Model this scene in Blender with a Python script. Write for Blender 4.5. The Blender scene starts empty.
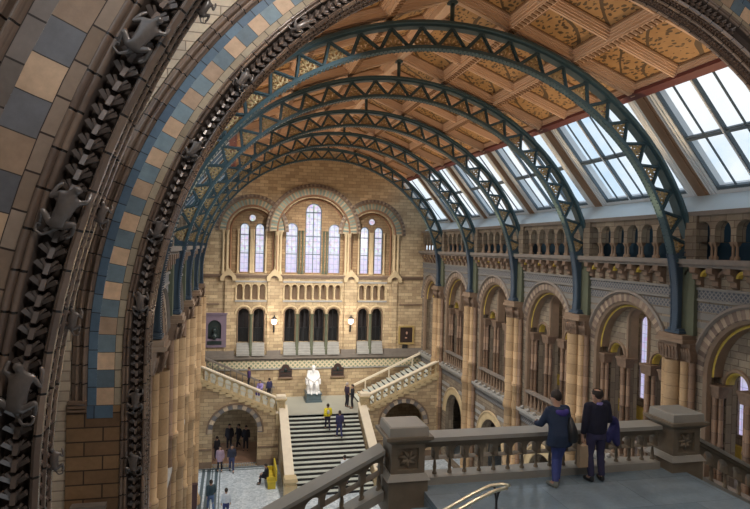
import bpy, bmesh, math, random
from mathutils import Vector, Matrix, Euler
from mathutils.geometry import tessellate_polygon
random.seed(7)
PI=math.pi
COL=bpy.context.scene.collection
sc=bpy.context.scene
XC=6.15          # centre line of the nave
B=5.8            # bay length
Y0=16.67         # first free-standing rib beyond the masonry arch
YB=44.2          # end wall
GZ=-14.3; LZ=-4.3; SZ=-11.1; FZ=-7.9   # ground, near landing, far landing, gallery floor

# ------------------------------------------------------------------ materials
def nt(name):
    m=bpy.data.materials.new(name); m.use_nodes=True
    n=m.node_tree; n.nodes.clear()
    o=n.nodes.new('ShaderNodeOutputMaterial'); p=n.nodes.new('ShaderNodeBsdfPrincipled')
    n.links.new(p.outputs[0],o.inputs[0])
    return m,n,p
def N(n,t,**k):
    x=n.nodes.new(t)
    for a,b in k.items(): setattr(x,a,b)
    return x
def c4(c): return (c[0],c[1],c[2],1)
def mixc(n,a,b,fac,mode='MIX'):
    x=N(n,'ShaderNodeMix',data_type='RGBA',blend_type=mode)
    for s,v in ((6,a),(7,b)):
        if isinstance(v,(tuple,list)): x.inputs[s].default_value=c4(v)
        else: n.links.new(v,x.inputs[s])
    if isinstance(fac,(int,float)): x.inputs[0].default_value=fac
    else: n.links.new(fac,x.inputs[0])
    return x.outputs[2]
def mth(n,op,a,b=None):
    x=N(n,'ShaderNodeMath',operation=op)
    for s,v in ((0,a),(1,b)):
        if v is None: continue
        if isinstance(v,(int,float)): x.inputs[s].default_value=v
        else: n.links.new(v,x.inputs[s])
    return x.outputs[0]
def ramp(n,v,stops):
    r=N(n,'ShaderNodeValToRGB'); e=r.color_ramp.elements
    while len(e)<len(stops): e.new(.5)
    for i,(p,c) in enumerate(stops): e[i].position=p; e[i].color=c4(c)
    n.links.new(v,r.inputs[0]); return r.outputs[0]
def uvo(n): return N(n,'ShaderNodeUVMap').outputs[0]
def noise(n,vec,scale,detail=4,rough=.6):
    x=N(n,'ShaderNodeTexNoise'); x.inputs['Scale'].default_value=scale; x.inputs['Detail'].default_value=detail; x.inputs['Roughness'].default_value=rough
    if vec is not None: n.links.new(vec,x.inputs['Vector'])
    return x.outputs[0]
def bump(n,p,h,s=.4,d=.02):
    b=N(n,'ShaderNodeBump'); b.inputs['Strength'].default_value=s; b.inputs['Distance'].default_value=d
    n.links.new(h,b.inputs['Height']); n.links.new(b.outputs[0],p.inputs['Normal'])
def m_plain(name,col,rough=.7,metal=0,var=.25,scale=3,spec=None):
    m,n,p=nt(name); t=N(n,'ShaderNodeTexCoord')
    f=noise(n,t.outputs['Object'],scale)
    c=mixc(n,tuple(x*(1-var) for x in col),tuple(min(1,x*(1+var)) for x in col),f)
    n.links.new(c,p.inputs['Base Color']); p.inputs['Roughness'].default_value=rough; p.inputs['Metallic'].default_value=metal
    if spec is not None: p.inputs['Specular IOR Level'].default_value=spec
    bump(n,p,f,.15,.01)
    return m
def m_brick(name,c1,c2,mortar,bw,bh,ms=.012,off=.5,rough=.85,var=.35,bmp=.5,bias=0.0,spec=.3):
    m,n,p=nt(name); u=uvo(n)
    b=N(n,'ShaderNodeTexBrick'); b.offset=off
    for k,v in (('Scale',1),('Brick Width',bw),('Row Height',bh),('Mortar Size',ms),('Mortar Smooth',.2),('Bias',bias)): b.inputs[k].default_value=v
    b.inputs['Color1'].default_value=c4(c1); b.inputs['Color2'].default_value=c4(c2); b.inputs['Mortar'].default_value=c4(mortar)
    n.links.new(u,b.inputs['Vector'])
    f=noise(n,u,1.7,5,.65); g=noise(n,u,14,3)
    v=mixc(n,(1-var,)*3,(1+var,)*3,f); c=mixc(n,b.outputs[0],v,1,'MULTIPLY')
    v2=mixc(n,(.82,)*3,(1.15,)*3,g); c=mixc(n,c,v2,1,'MULTIPLY')
    n.links.new(c,p.inputs['Base Color']); p.inputs['Roughness'].default_value=rough; p.inputs['Specular IOR Level'].default_value=spec
    h=mth(n,'SUBTRACT',mth(n,'MULTIPLY',g,.3),b.outputs[1]); bump(n,p,h,bmp,.012)
    return m
def m_alt(name,ca,cb,w,joint=(.05,.04,.03),rough=.6,jw=.03,var=.3):
    """blocks that alternate between two colours along u"""
    m,n,p=nt(name); u=uvo(n); s=N(n,'ShaderNodeSeparateXYZ'); n.links.new(u,s.inputs[0])
    x=mth(n,'DIVIDE',s.outputs[0],w); par=mth(n,'GREATER_THAN',mth(n,'FRACT',mth(n,'MULTIPLY',x,.5)),.5)
    cell=N(n,'ShaderNodeTexWhiteNoise',noise_dimensions='1D'); n.links.new(mth(n,'FLOOR',x),cell.inputs['W'])
    c=mixc(n,ca,cb,par)
    c=mixc(n,c,mixc(n,(1-var,1-var*1.1,1-var*1.1),(1+var,1+var*.8,1+var*.6),cell.outputs[0]),1,'MULTIPLY')
    f=noise(n,u,7,6,.7); g2=noise(n,u,2.3,3,.6); c=mixc(n,c,mixc(n,(.62,)*3,(1.32,)*3,f),1,'MULTIPLY'); c=mixc(n,c,mixc(n,(.66,.6,.56),(1.25,1.25,1.25),g2),1,'MULTIPLY')
    fr=mth(n,'FRACT',x); j=mth(n,'LESS_THAN',fr,jw)
    c=mixc(n,c,joint,j); n.links.new(c,p.inputs['Base Color']); p.inputs['Roughness'].default_value=rough
    bump(n,p,mth(n,'SUBTRACT',mth(n,'MULTIPLY',f,.4),j),.4,.01)
    return m
def m_diamond(name,ca,cb,sc_,rough=.7,sharp=.5):
    m,n,p=nt(name); u=uvo(n); mp=N(n,'ShaderNodeMapping'); mp.inputs['Rotation'].default_value[2]=PI/4; mp.inputs['Scale'].default_value=(sc_,sc_,sc_)
    n.links.new(u,mp.inputs[0]); s=N(n,'ShaderNodeSeparateXYZ'); n.links.new(mp.outputs[0],s.inputs[0])
    a=mth(n,'ABSOLUTE',mth(n,'SUBTRACT',mth(n,'FRACT',s.outputs[0]),.5)); b=mth(n,'ABSOLUTE',mth(n,'SUBTRACT',mth(n,'FRACT',s.outputs[1]),.5))
    k=mth(n,'GREATER_THAN',mth(n,'MAXIMUM',a,b),sharp*.66)
    f=noise(n,u,6); c=mixc(n,ca,cb,k); c=mixc(n,c,mixc(n,(.75,)*3,(1.25,)*3,f),1,'MULTIPLY')
    n.links.new(c,p.inputs['Base Color']); p.inputs['Roughness'].default_value=rough; return m
def m_glow(name,col,strength):
    m,n,p=nt(name); p.inputs['Base Color'].default_value=c4(col); p.inputs['Emission Color'].default_value=c4(col); p.inputs['Emission Strength'].default_value=strength; return m
def m_glass(name,tint):
    m,n,p=nt(name); n.nodes.remove(p); o=[x for x in n.nodes if x.type=='OUTPUT_MATERIAL'][0]
    t=N(n,'ShaderNodeBsdfTransparent'); t.inputs[0].default_value=c4(tint); g=N(n,'ShaderNodeBsdfGlossy'); g.inputs['Roughness'].default_value=.15
    mx=N(n,'ShaderNodeMixShader'); mx.inputs[0].default_value=.04; n.links.new(t.outputs[0],mx.inputs[1]); n.links.new(g.outputs[0],mx.inputs[2]); n.links.new(mx.outputs[0],o.inputs[0]); return m
def m_stained(name,strength,base=(.80,.80,.92)):
    """daylit leaded glass: pale quarries with coloured medallions"""
    m,n,p=nt(name); u=uvo(n)
    v=N(n,'ShaderNodeTexVoronoi'); v.inputs['Scale'].default_value=5.5; n.links.new(u,v.inputs['Vector'])
    h=N(n,'ShaderNodeHueSaturation'); h.inputs['Saturation'].default_value=.9; n.links.new(v.outputs['Color'],h.inputs['Color'])
    f=noise(n,u,2.2,3); k=ramp(n,f,[(.42,(0,0,0)),(.62,(1,1,1))])
    c=mixc(n,base,h.outputs[0],mth(n,'MULTIPLY',k,.55))
    s=N(n,'ShaderNodeSeparateXYZ'); n.links.new(u,s.inputs[0])
    c=mixc(n,c,mixc(n,c,(.62,.5,.80),.55),ramp(n,mth(n,'ADD',mth(n,'MULTIPLY',s.outputs[1],.5),.55),[(0,(1,1,1)),(.6,(0,0,0))]))
    b=N(n,'ShaderNodeTexBrick'); b.offset=0
    for a,x in (('Scale',1),('Brick Width',.3),('Row Height',.42),('Mortar Size',.012),('Mortar Smooth',0)): b.inputs[a].default_value=x
    n.links.new(u,b.inputs['Vector']); c=mixc(n,c,(.15,.17,.3),mth(n,'MULTIPLY',b.outputs[1],.7))
    n.links.new(c,p.inputs['Emission Color']); p.inputs['Emission Strength'].default_value=strength
    p.inputs['Base Color'].default_value=(.1,.1,.12,1); p.inputs['Roughness'].default_value=.2; return m
def m_leafpanel(name):
    m,n,p=nt(name); u=uvo(n)
    mp=N(n,'ShaderNodeMapping'); mp.inputs['Scale'].default_value=(1,1,1); n.links.new(u,mp.inputs[0])
    nz=N(n,'ShaderNodeTexNoise'); nz.inputs['Scale'].default_value=2.2; n.links.new(u,nz.inputs['Vector'])
    w=mixc(n,mp.outputs[0],nz.outputs[1],.22)
    v=N(n,'ShaderNodeTexVoronoi'); v.inputs['Scale'].default_value=6.0; v.inputs['Randomness'].default_value=1
    mp2=N(n,'ShaderNodeMapping'); mp2.inputs['Scale'].default_value=(1,2.1,1); mp2.inputs['Rotation'].default_value[2]=.6; n.links.new(w,mp2.inputs[0]); n.links.new(mp2.outputs[0],v.inputs['Vector'])
    leaf=mth(n,'LESS_THAN',v.outputs['Distance'],.40)
    dens=mth(n,'GREATER_THAN',noise(n,u,2.0,2),.40); leaf=mth(n,'MULTIPLY',leaf,dens)
    wv=N(n,'ShaderNodeTexWave'); wv.inputs['Scale'].default_value=.42; wv.inputs['Distortion'].default_value=5; wv.inputs['Detail'].default_value=1; wv.bands_direction='DIAGONAL'; n.links.new(u,wv.inputs['Vector'])
    br=mth(n,'GREATER_THAN',wv.outputs[1],.975)
    k=mth(n,'MAXIMUM',leaf,br)
    f=noise(n,u,3)
    c=mixc(n,mixc(n,(.32,.17,.065),(.50,.30,.12),f),(.05,.032,.015),mth(n,'MULTIPLY',k,.88))
    n.links.new(c,p.inputs['Base Color']); p.inputs['Roughness'].default_value=.55; return m
def m_check_floor(name):
    m,n,p=nt(name); u=uvo(n); v=N(n,'ShaderNodeTexVoronoi'); v.inputs['Scale'].default_value=9; n.links.new(u,v.inputs['Vector'])
    f=noise(n,u,.9,5); s=N(n,'ShaderNodeSeparateColor'); n.links.new(v.outputs['Color'],s.inputs[0])
    c=mixc(n,(.42,.50,.56),(.74,.80,.85),s.outputs[0]); c=mixc(n,c,mixc(n,(.7,)*3,(1.2,)*3,f),1,'MULTIPLY')
    n.links.new(c,p.inputs['Base Color']); p.inputs['Roughness'].default_value=.45; return m

M={}
BR_T=(.52,.37,.20); 
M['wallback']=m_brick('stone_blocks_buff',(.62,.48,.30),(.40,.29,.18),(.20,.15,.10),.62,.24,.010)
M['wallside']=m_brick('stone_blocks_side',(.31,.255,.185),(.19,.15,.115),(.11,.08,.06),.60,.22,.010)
M['spandrel']=m_brick('stone_courses_pale',(.60,.52,.40),(.46,.39,.31),(.25,.2,.16),.55,.16,.010)
M['pierwall']=m_brick('stone_blocks_brown',(.30,.19,.10),(.17,.105,.06),(.06,.04,.03),.56,.23,.012)
M['ashlar']=m_brick('ashlar_ring',(.42,.33,.26),(.25,.18,.13),(.05,.035,.03),.285,5,.008,0,.5)
M['ashlar2']=m_brick('ashlar_ring_pale',(.46,.40,.30),(.30,.25,.18),(.06,.05,.04),.285,5,.008,0,.55)
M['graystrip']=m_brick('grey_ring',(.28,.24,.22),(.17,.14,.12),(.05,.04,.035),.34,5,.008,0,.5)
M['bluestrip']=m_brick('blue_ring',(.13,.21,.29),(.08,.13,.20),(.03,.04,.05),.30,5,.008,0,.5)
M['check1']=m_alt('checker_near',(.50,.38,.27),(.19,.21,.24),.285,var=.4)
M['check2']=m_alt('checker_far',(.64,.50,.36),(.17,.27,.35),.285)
M['roll']=m_brick('brown_glazed_moulding',(.25,.18,.135),(.14,.10,.08),(.02,.015,.012),.30,5,.010,0,.22,.3,.3,0,.9)
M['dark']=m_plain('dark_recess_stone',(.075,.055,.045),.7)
M['chev']=m_plain('chevron_stone',(.13,.10,.085),.30,0,.3,6,.9)
M['leaf']=m_plain('carved_leaf_stone',(.10,.065,.05),.4,0,.5,14)
M['monkey']=m_plain('carved_beast_stone',(.125,.105,.095),.27,0,.3,8,.9)
M['shaft']=m_brick('terracotta_shaft',(.58,.40,.23),(.40,.27,.15),(.2,.13,.08),3,.42,.008,0,.55,.3,.3)
M['shaftr']=m_brick('terracotta_shaft_red',(.32,.21,.14),(.20,.13,.09),(.12,.08,.06),3,.42,.008,0,.5,.3,.3)
M['buff']=m_plain('buff_terracotta',(.56,.43,.26),.7,0,.25,2)
M['buffd']=m_plain('brown_terracotta',(.24,.165,.11),.7,0,.3,3)
M['redbrown']=m_plain('red_brown_terracotta',(.30,.16,.09),.6,0,.3,4)
M['tymp']=m_brick('stone_blocks_tympanum',(.40,.27,.15),(.28,.18,.10),(.14,.09,.06),.5,.2,.010)
M['giltframe']=m_plain('gilt_picture_frame',(.42,.30,.12),.4)
M['capital']=m_plain('carved_capital',(.19,.125,.085),.6,0,.45,9)
M['ledge']=m_plain('stone_ledge',(.21,.18,.155),.7,0,.25,3)
M['green']=m_plain('greenish_stone',(.10,.11,.07),.75,0,.35,1.5)
M['gold']=m_plain('gilded_soffit',(.50,.36,.06),.45,0,.3,5)
M['voussoir']=m_alt('arch_voussoirs',(.36,.30,.23),(.19,.145,.12),.15,(.1,.08,.06))
M['vousblue']=m_alt('arch_voussoirs_blue',(.50,.42,.29),(.24,.33,.29),.13,(.2,.17,.12))
M['vousgrey']=m_alt('arch_voussoirs_grey',(.50,.43,.33),(.18,.18,.19),.30,(.1,.09,.08))
M['diam']=m_diamond('diamond_band',(.07,.08,.10),(.20,.19,.18),8.5)
M['frieze']=m_diamond('frieze_diamonds',(.25,.30,.20),(.70,.60,.42),4.2,.7,.42)
M['string']=m_plain('pale_string_course',(.34,.33,.31),.7)
M['stringd']=m_plain('grey_string_course',(.20,.19,.175),.7)
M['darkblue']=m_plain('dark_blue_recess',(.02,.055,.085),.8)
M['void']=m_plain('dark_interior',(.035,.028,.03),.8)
M['iron']=m_plain('painted_iron_teal',(.06,.11,.13),.38,.25,.2,2,.6)
M['ironleg']=m_plain('painted_iron_leg',(.06,.095,.14),.42,.25,.2,2,.6)
M['gilt']=m_plain('gilded_iron',(.50,.36,.18),.45,.1,.2,8)
M['paint']=m_plain('white_painted_timber',(.76,.82,.86),.55,0,.08,2)
M['sillpaint']=m_plain('pale_blue_paint',(.55,.70,.80),.45,0,.06,2)
M['frame']=m_plain('dark_window_bar',(.10,.14,.17),.45,.2,.15,2)
M['timber']=m_plain('moulded_brown_timber',(.30,.19,.12),.55,0,.2,2)
M['beam']=m_plain('ceiling_beam_tan',(.66,.46,.32),.5,0,.12,2)
M['beamd']=m_plain('ceiling_beam_dark',(.26,.15,.08),.5,0,.2,2)
M['red']=m_plain('dark_red_fascia',(.13,.035,.035),.55)
M['panel']=m_leafpanel('painted_leaf_panel')
M['pane']=m_glass('clear_pane',(.97,.985,1))
M['stained']=m_stained('stained_glass',.85)
M['stainedside']=m_stained('aisle_window_glass',.8,(.62,.70,.92))
M['mosaic']=m_check_floor('pale_mosaic_floor')
M['landing']=m_brick('bluegrey_stone_paving',(.26,.33,.38),(.21,.28,.33),(.14,.19,.23),1.6,1.1,.006,.5,.20,.25,.1,0,.7)
M['landfar']=m_plain('grey_green_landing',(.42,.42,.36),.5,0,.12,1)
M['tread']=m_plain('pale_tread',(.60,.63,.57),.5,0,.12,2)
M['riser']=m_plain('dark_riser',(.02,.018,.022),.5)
M['stonebal']=m_plain('balustrade_stone',(.19,.15,.105),.6,0,.3,4)
M['railtop']=m_plain('polished_coping',(.33,.31,.27),.28,0,.15,3,.6)
M['cream']=m_plain('cream_coping',(.82,.72,.56),.6,0,.15,2)
M['creamb']=m_plain('cream_stone',(.60,.47,.27),.7,0,.25,3)
M['marble']=m_plain('white_marble',(.85,.84,.84),.4,0,.05,3)
M['plinth']=m_plain('blue_black_plinth',(.10,.14,.16),.35)
M['brass']=m_plain('brass',(.85,.78,.58),.32,.85,.1,4)
M['black']=m_plain('black_metal',(.02,.02,.022),.4)
M['bench']=m_plain('yellow_bench_wood',(.62,.48,.04),.5)
M['post']=m_plain('dark_maroon_board',(.055,.025,.025),.45)
M['purple']=m_plain('purple_grey_marble',(.20,.15,.20),.5)
M['bronze']=m_plain('dark_bronze',(.035,.05,.05),.4,.4)
M['plaque']=m_plain('dark_brown_plaque',(.06,.035,.03),.45)
M['canvas']=m_plain('dark_canvas',(.035,.022,.02),.4)
M['skin']=m_plain('skin',(.52,.31,.22),.55,0,.08,8)
M['hairb']=m_plain('dark_hair',(.03,.02,.015),.6)
M['hairg']=m_plain('grey_hair',(.35,.32,.30),.6)
M['lamp']=m_glow('lamp_glass',(1,.78,.62),5)
M['ochre']=m_plain('ochre_floor',(.40,.24,.16),.5)

# ------------------------------------------------------------------ mesh builder
# local axes: a = along, b = up, c = depth.  T maps (a,b,c) to world.
def Tfront(Y=0,x0=0,slope=0,s0=0): return lambda a,b,c:(x0+a,Y+c,b+slope*(a-s0))
def Tside(sgn,d=8.3): return lambda a,b,c:(XC+sgn*(d+c),a,b)
class MB:
    def __init__(s,T=None): s.v=[];s.f=[];s.uv=[];s.m=[];s.T=T or Tfront();s.mi=0;s.sm=[]
    def face(s,pts,uv=None,smooth=False):
        i=len(s.v); s.v+=[s.T(*p) for p in pts]; s.f.append(list(range(i,i+len(pts))))
        if uv is None:
            p0,p1,p2=pts[0],pts[1],pts[2]
            u=[p1[k]-p0[k] for k in range(3)]; w=[p2[k]-p0[k] for k in range(3)]
            n=(abs(u[1]*w[2]-u[2]*w[1]),abs(u[2]*w[0]-u[0]*w[2]),abs(u[0]*w[1]-u[1]*w[0]))
            k=n.index(max(n))
            uv=[((p[2],p[1]) if k==0 else (p[0],p[2]) if k==1 else (p[0],p[1])) for p in pts]
        s.uv.append(uv); s.m.append(s.mi); s.sm.append(smooth)
    def box(s,a0,a1,b0,b1,c0,c1,sk=0):
        P=[(a0,b0,c0),(a1,b0,c0),(a1,b1,c0),(a0,b1,c0),(a0,b0,c1),(a1,b0,c1),(a1,b1,c1),(a0,b1,c1)]
        for q in ((0,1,2,3),(5,4,7,6),(4,0,3,7),(1,5,6,2),(3,2,6,7),(4,5,1,0)): s.face([P[i] for i in q])
    def frust(s,a,c,wa0,wc0,b0,wa1,wc1,b1):
        P=[(a-wa0,b0,c-wc0),(a+wa0,b0,c-wc0),(a+wa0,b0,c+wc0),(a-wa0,b0,c+wc0),(a-wa1,b1,c-wc1),(a+wa1,b1,c-wc1),(a+wa1,b1,c+wc1),(a-wa1,b1,c+wc1)]
        for q in ((0,1,5,4),(1,2,6,5),(2,3,7,6),(3,0,4,7),(4,5,6,7),(3,2,1,0)): s.face([P[i] for i in q])
    def plate(s,outer,holes,c0,c1,back=True,edges=True):
        loops=[outer]+list(holes)
        tri=tessellate_polygon([[Vector((x,y,0)) for x,y in l] for l in loops])
        fl=[p for l in loops for p in l]
        for t in tri:
            s.face([(fl[i][0],fl[i][1],c0) for i in t])
            if back: s.face([(fl[i][0],fl[i][1],c1) for i in reversed(t)])
        if edges:
            for l in loops:
                L=0
                for i in range(len(l)):
                    p,q=l[i],l[(i+1)%len(l)]; d=math.hypot(q[0]-p[0],q[1]-p[1])
                    s.face([(p[0],p[1],c0),(q[0],q[1],c0),(q[0],q[1],c1),(p[0],p[1],c1)],[(L,0),(L+d,0),(L+d,c1-c0),(L,c1-c0)]); L+=d
    def sweep(s,ac,bc,prof,leg=None,n=48,t0=0,t1=PI,smooth=False):
        """profile [(r,c)..] swept round an arch centred (ac,bc) with straight legs down to b=leg"""
        st=[]   # (fn r->(a,b), arclength)
        R=sum(p[0] for p in prof)/len(prof)
        L=0
        if leg is not None and leg<bc:
            k=max(1,int((bc-leg)/2.5))
            for i in range(k): st.append((lambda r,b=leg+(bc-leg)*i/k:(ac-r,b),(bc-leg)*i/k))
            L=bc-leg
        for i in range(n+1):
            t=t0+(t1-t0)*i/n; st.append((lambda r,t=t:(ac-r*math.cos(t),bc+r*math.sin(t)),L+R*(t-t0)))
        L+=R*(t1-t0)
        if leg is not None and leg<bc: st.append((lambda r:(ac+r,leg),L+bc-leg))
        V=[0]
        for i in range(1,len(prof)): V.append(V[-1]+math.hypot(prof[i][0]-prof[i-1][0],prof[i][1]-prof[i-1][1]))
        for i in range(len(st)-1):
            f,u0=st[i]; g,u1=st[i+1]
            for j in range(len(prof)-1):
                (r0,d0),(r1,d1)=prof[j],prof[j+1]
                s.face([(*f(r0),d0),(*g(r0),d0),(*g(r1),d1),(*f(r1),d1)],[(u0,V[j]),(u1,V[j]),(u1,V[j+1]),(u0,V[j+1])],smooth)
    def lathe(s,a,c,prof,n=10,smooth=True,t0=0,t1=2*PI):
        for i in range(n):
            x,y=t0+(t1-t0)*i/n,t0+(t1-t0)*(i+1)/n
            for (r0,b0),(r1,b1) in zip(prof,prof[1:]):
                pts=[(a+r0*math.cos(x),b0,c+r0*math.sin(x)),(a+r0*math.cos(y),b0,c+r0*math.sin(y)),(a+r1*math.cos(y),b1,c+r1*math.sin(y)),(a+r1*math.cos(x),b1,c+r1*math.sin(x))]
                if r0<1e-5: pts=pts[1:]
                elif r1<1e-5: pts=pts[:3]
                s.face(pts,[(p[0],p[1]) for p in pts] if len(pts)<4 else [(x*r0,b0),(y*r0,b0),(y*r0,b1),(x*r0,b1)],smooth)
    def tube(s,pts,r,n=6,closed=False,smooth=True):
        P=[Vector(p) for p in pts]; rings=[]
        for i,p in enumerate(P):
            d=(P[min(i+1,len(P)-1)]-P[max(i-1,0)])
            d=d.normalized() if d.length>1e-9 else Vector((0,1,0))
            up=Vector((0,0,1)) if abs(d.z)<.9 else Vector((1,0,0))
            x=d.cross(up).normalized(); y=d.cross(x)
            rr=r[i] if isinstance(r,(list,tuple)) else r
            rings.append([tuple(p+x*rr*math.cos(2*PI*k/n)+y*rr*math.sin(2*PI*k/n)) for k in range(n)])
        for i in range(len(rings)-1):
            for k in range(n): s.face([rings[i][k],rings[i][(k+1)%n],rings[i+1][(k+1)%n],rings[i+1][k]],None,smooth)
        s.face(rings[0][::-1]); s.face(rings[-1])
    def bar(s,p,q,w,h):
        """rectangular bar from p to q in the a-b plane, w across, h in depth"""
        (a0,b0,c0),(a1,b1,c1)=p,q; L=math.hypot(a1-a0,b1-b0) or 1e-6; x,y=-(b1-b0)/L*w/2,(a1-a0)/L*w/2
        A=[(a0-x,b0-y,c0-h/2),(a0+x,b0+y,c0-h/2),(a1+x,b1+y,c1-h/2),(a1-x,b1-y,c1-h/2)]
        C=[(u,v,w_+h) for u,v,w_ in A]
        s.face(A);s.face(C[::-1])
        for i in range(4): s.face([A[i],A[(i+1)%4],C[(i+1)%4],C[i]])
    def build(s,name,mat,parent=None,origin=None):
        me=bpy.data.meshes.new(name)
        # merge duplicate points so faces connect
        key={};idx=[]
        V=[]
        for v in s.v:
            k=(round(v[0],4),round(v[1],4),round(v[2],4))
            if k not in key: key[k]=len(V); V.append(v)
            idx.append(key[k])
        F=[];U=[];MI=[];SM=[]
        for f,u,m_,sm in zip(s.f,s.uv,s.m,s.sm):
            g=[idx[i] for i in f]; h=[];uu=[]
            for x,y in zip(g,u):
                if x not in h: h.append(x);uu.append(y)
            if len(h)>2: F.append(h);U.append(uu);MI.append(m_);SM.append(sm)
        if origin: V=[(v[0]-origin[0],v[1]-origin[1],v[2]-origin[2]) for v in V]
        me.from_pydata(V,[],F)
        ul=me.uv_layers.new(name='UVMap'); 
        flat=[c for u in U for p in u for c in (float(p[0]),float(p[1]))]
        if len(flat)==len(ul.data)*2: ul.data.foreach_set('uv',flat)
        me.polygons.foreach_set('material_index',MI); me.polygons.foreach_set('use_smooth',SM)
        for x in (mat if isinstance(mat,(list,tuple)) else [mat]): me.materials.append(M[x] if isinstance(x,str) else x)
        bm=bmesh.new(); bm.from_mesh(me); bmesh.ops.recalc_face_normals(bm,faces=bm.faces); bm.to_mesh(me); bm.free()
        o=bpy.data.objects.new(name,me); COL.objects.link(o)
        if origin: o.location=origin
        if parent: setpar(o,parent)
        return o
def setpar(o,p):
    bpy.context.view_layer.update() if False else None
    o.parent=p
    if p.matrix_basis!=Matrix(): o.matrix_parent_inverse=p.matrix_basis.inverted()
def tag(o,label,cat=None,group=None,kind=None):
    o['label']=label
    if cat: o['category']=cat
    if group: o['group']=group
    if kind: o['kind']=kind
    return o
def thing(name,label,cat,loc=(0,0,0),rz=0,group=None,kind=None):
    o=bpy.data.objects.new(name,None); COL.objects.link(o); o.location=loc; o.rotation_euler=(0,0,rz); o.empty_display_size=.2
    return tag(o,label,cat,group,kind)
def copy_tree(o,parent=None):
    c=o.copy(); COL.objects.link(c)
    if parent: c.parent=parent
    for ch in o.children: copy_tree(ch,c)
    return c
def arc(ac,bc,r,n=14,t0=0,t1=PI): return [(ac-r*math.cos(t0+(t1-t0)*i/n),bc+r*math.sin(t0+(t1-t0)*i/n)) for i in range(n+1)]
def hole(ac,b0,spring,r,n=12): return [(ac-r,b0)]+arc(ac,spring,r,n)+[(ac+r,b0)]
def rollprof(r0,r1,c,depth,n=6):
    rc=(r0+r1)/2; R=(r1-r0)/2
    return [(rc-R*math.cos(PI*i/n),c-depth*math.sin(PI*i/n)) for i in range(n+1)]

# ------------------------------------------------------------------ carved monkeys, people: skinned figures
def skin_obj(name,pts,edges,rad,mat,parent,sub=2,root=0):
    me=bpy.data.meshes.new(name); me.from_pydata(pts,edges,[]); o=bpy.data.objects.new(name,me); COL.objects.link(o)
    md=o.modifiers.new('skin','SKIN'); md.use_smooth_shade=True
    if not me.skin_vertices: return o
    d=me.skin_vertices[0].data
    for i,r in enumerate(rad):
        rr=r if isinstance(r,tuple) else (r,r); d[i].radius=rr; d[i].use_root=(i==root)
    s=o.modifiers.new('sub','SUBSURF'); s.levels=sub; s.render_levels=sub
    dg=bpy.context.evaluated_depsgraph_get(); ev=o.evaluated_get(dg); nm=bpy.data.meshes.new_from_object(ev)
    o.modifiers.clear(); o.data=nm; nm.name=name; nm.materials.clear(); nm.materials.append(M[mat] if isinstance(mat,str) else mat)
    for p in nm.polygons: p.use_smooth=True
    if parent: o.parent=parent
    return o
class Sk:
    def __init__(s): s.p=[];s.e=[];s.r=[];s.n={}
    def add(s,name,p,r,to=None):
        s.n[name]=len(s.p); s.p.append(tuple(p)); s.r.append(r)
        if to is not None: s.e.append((s.n[to],s.n[name]))
def monkey_mesh():
    # x across, z along the moulding (up), y toward viewer is -y ; about 1 unit tall
    k=Sk()
    k.add('pel',(0,-.08,-.22),.13); k.add('mid',(.03,-.16,-.02),.13,'pel'); k.add('ch',(.02,-.16,.20),.145,'mid'); k.add('nk',(.06,-.17,.36),.07,'ch')
    k.add('hd',(.10,-.20,.46),.11,'nk'); k.add('mz',(.17,-.26,.44),.055,'hd')
    k.add('la1',(-.16,-.12,.28),.06,'ch'); k.add('la2',(-.30,-.08,.14),.048,'la1'); k.add('la3',(-.26,-.02,.38),.04,'la2'); k.add('la4',(-.2,.02,.47),.04,'la3')
    k.add('ra1',(.18,-.10,.24),.06,'ch'); k.add('ra2',(.32,-.08,.30),.045,'ra1'); k.add('ra3',(.30,.02,.48),.04,'ra2')
    k.add('ll1',(-.14,-.14,-.26),.085,'pel'); k.add('ll2',(-.30,-.20,-.10),.06,'ll1'); k.add('ll3',(-.30,-.04,-.32),.045,'ll2'); k.add('ll4',(-.26,-.02,-.42),.04,'ll3')
    k.add('rl1',(.14,-.14,-.24),.085,'pel'); k.add('rl2',(.30,-.22,-.14),.06,'rl1'); k.add('rl3',(.28,-.04,-.36),.045,'rl2'); k.add('rl4',(.2,-.02,-.46),.04,'rl3')
    k.add('t1',(-.04,-.06,-.40),.035,'pel'); k.add('t2',(-.16,-.08,-.54),.03,'t1'); k.add('t3',(-.30,-.08,-.50),.028,'t2'); k.add('t4',(-.32,-.08,-.38),.025,'t3'); k.add('t5',(-.24,-.08,-.36),.022,'t4')
    o=skin_obj('monkey_carving',k.p,k.e,k.r,'monkey',None,2); return o
MONKEY=monkey_mesh(); MONKEY_ME=MONKEY.data; bpy.data.objects.remove(MONKEY)
def monkey(parent,Y,r,ang,size,flip=1,side=-1,tilt=0):
    o=bpy.data.objects.new('monkey_carving',MONKEY_ME); COL.objects.link(o)
    # ang = angle above horizontal on the left side; below the springing pass a height instead
    if ang is None: x=XC-r; z=side; rot=0
    else: x=XC-r*math.cos(ang); z=-1.9+r*math.sin(ang); rot=ang
    o.matrix_world=Matrix.Translation((x,Y,z))@Matrix.Rotation(rot+tilt,4,'Y')@Matrix.Diagonal((size*flip,size*.8,size,1))
    o.parent=parent; return o

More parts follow.
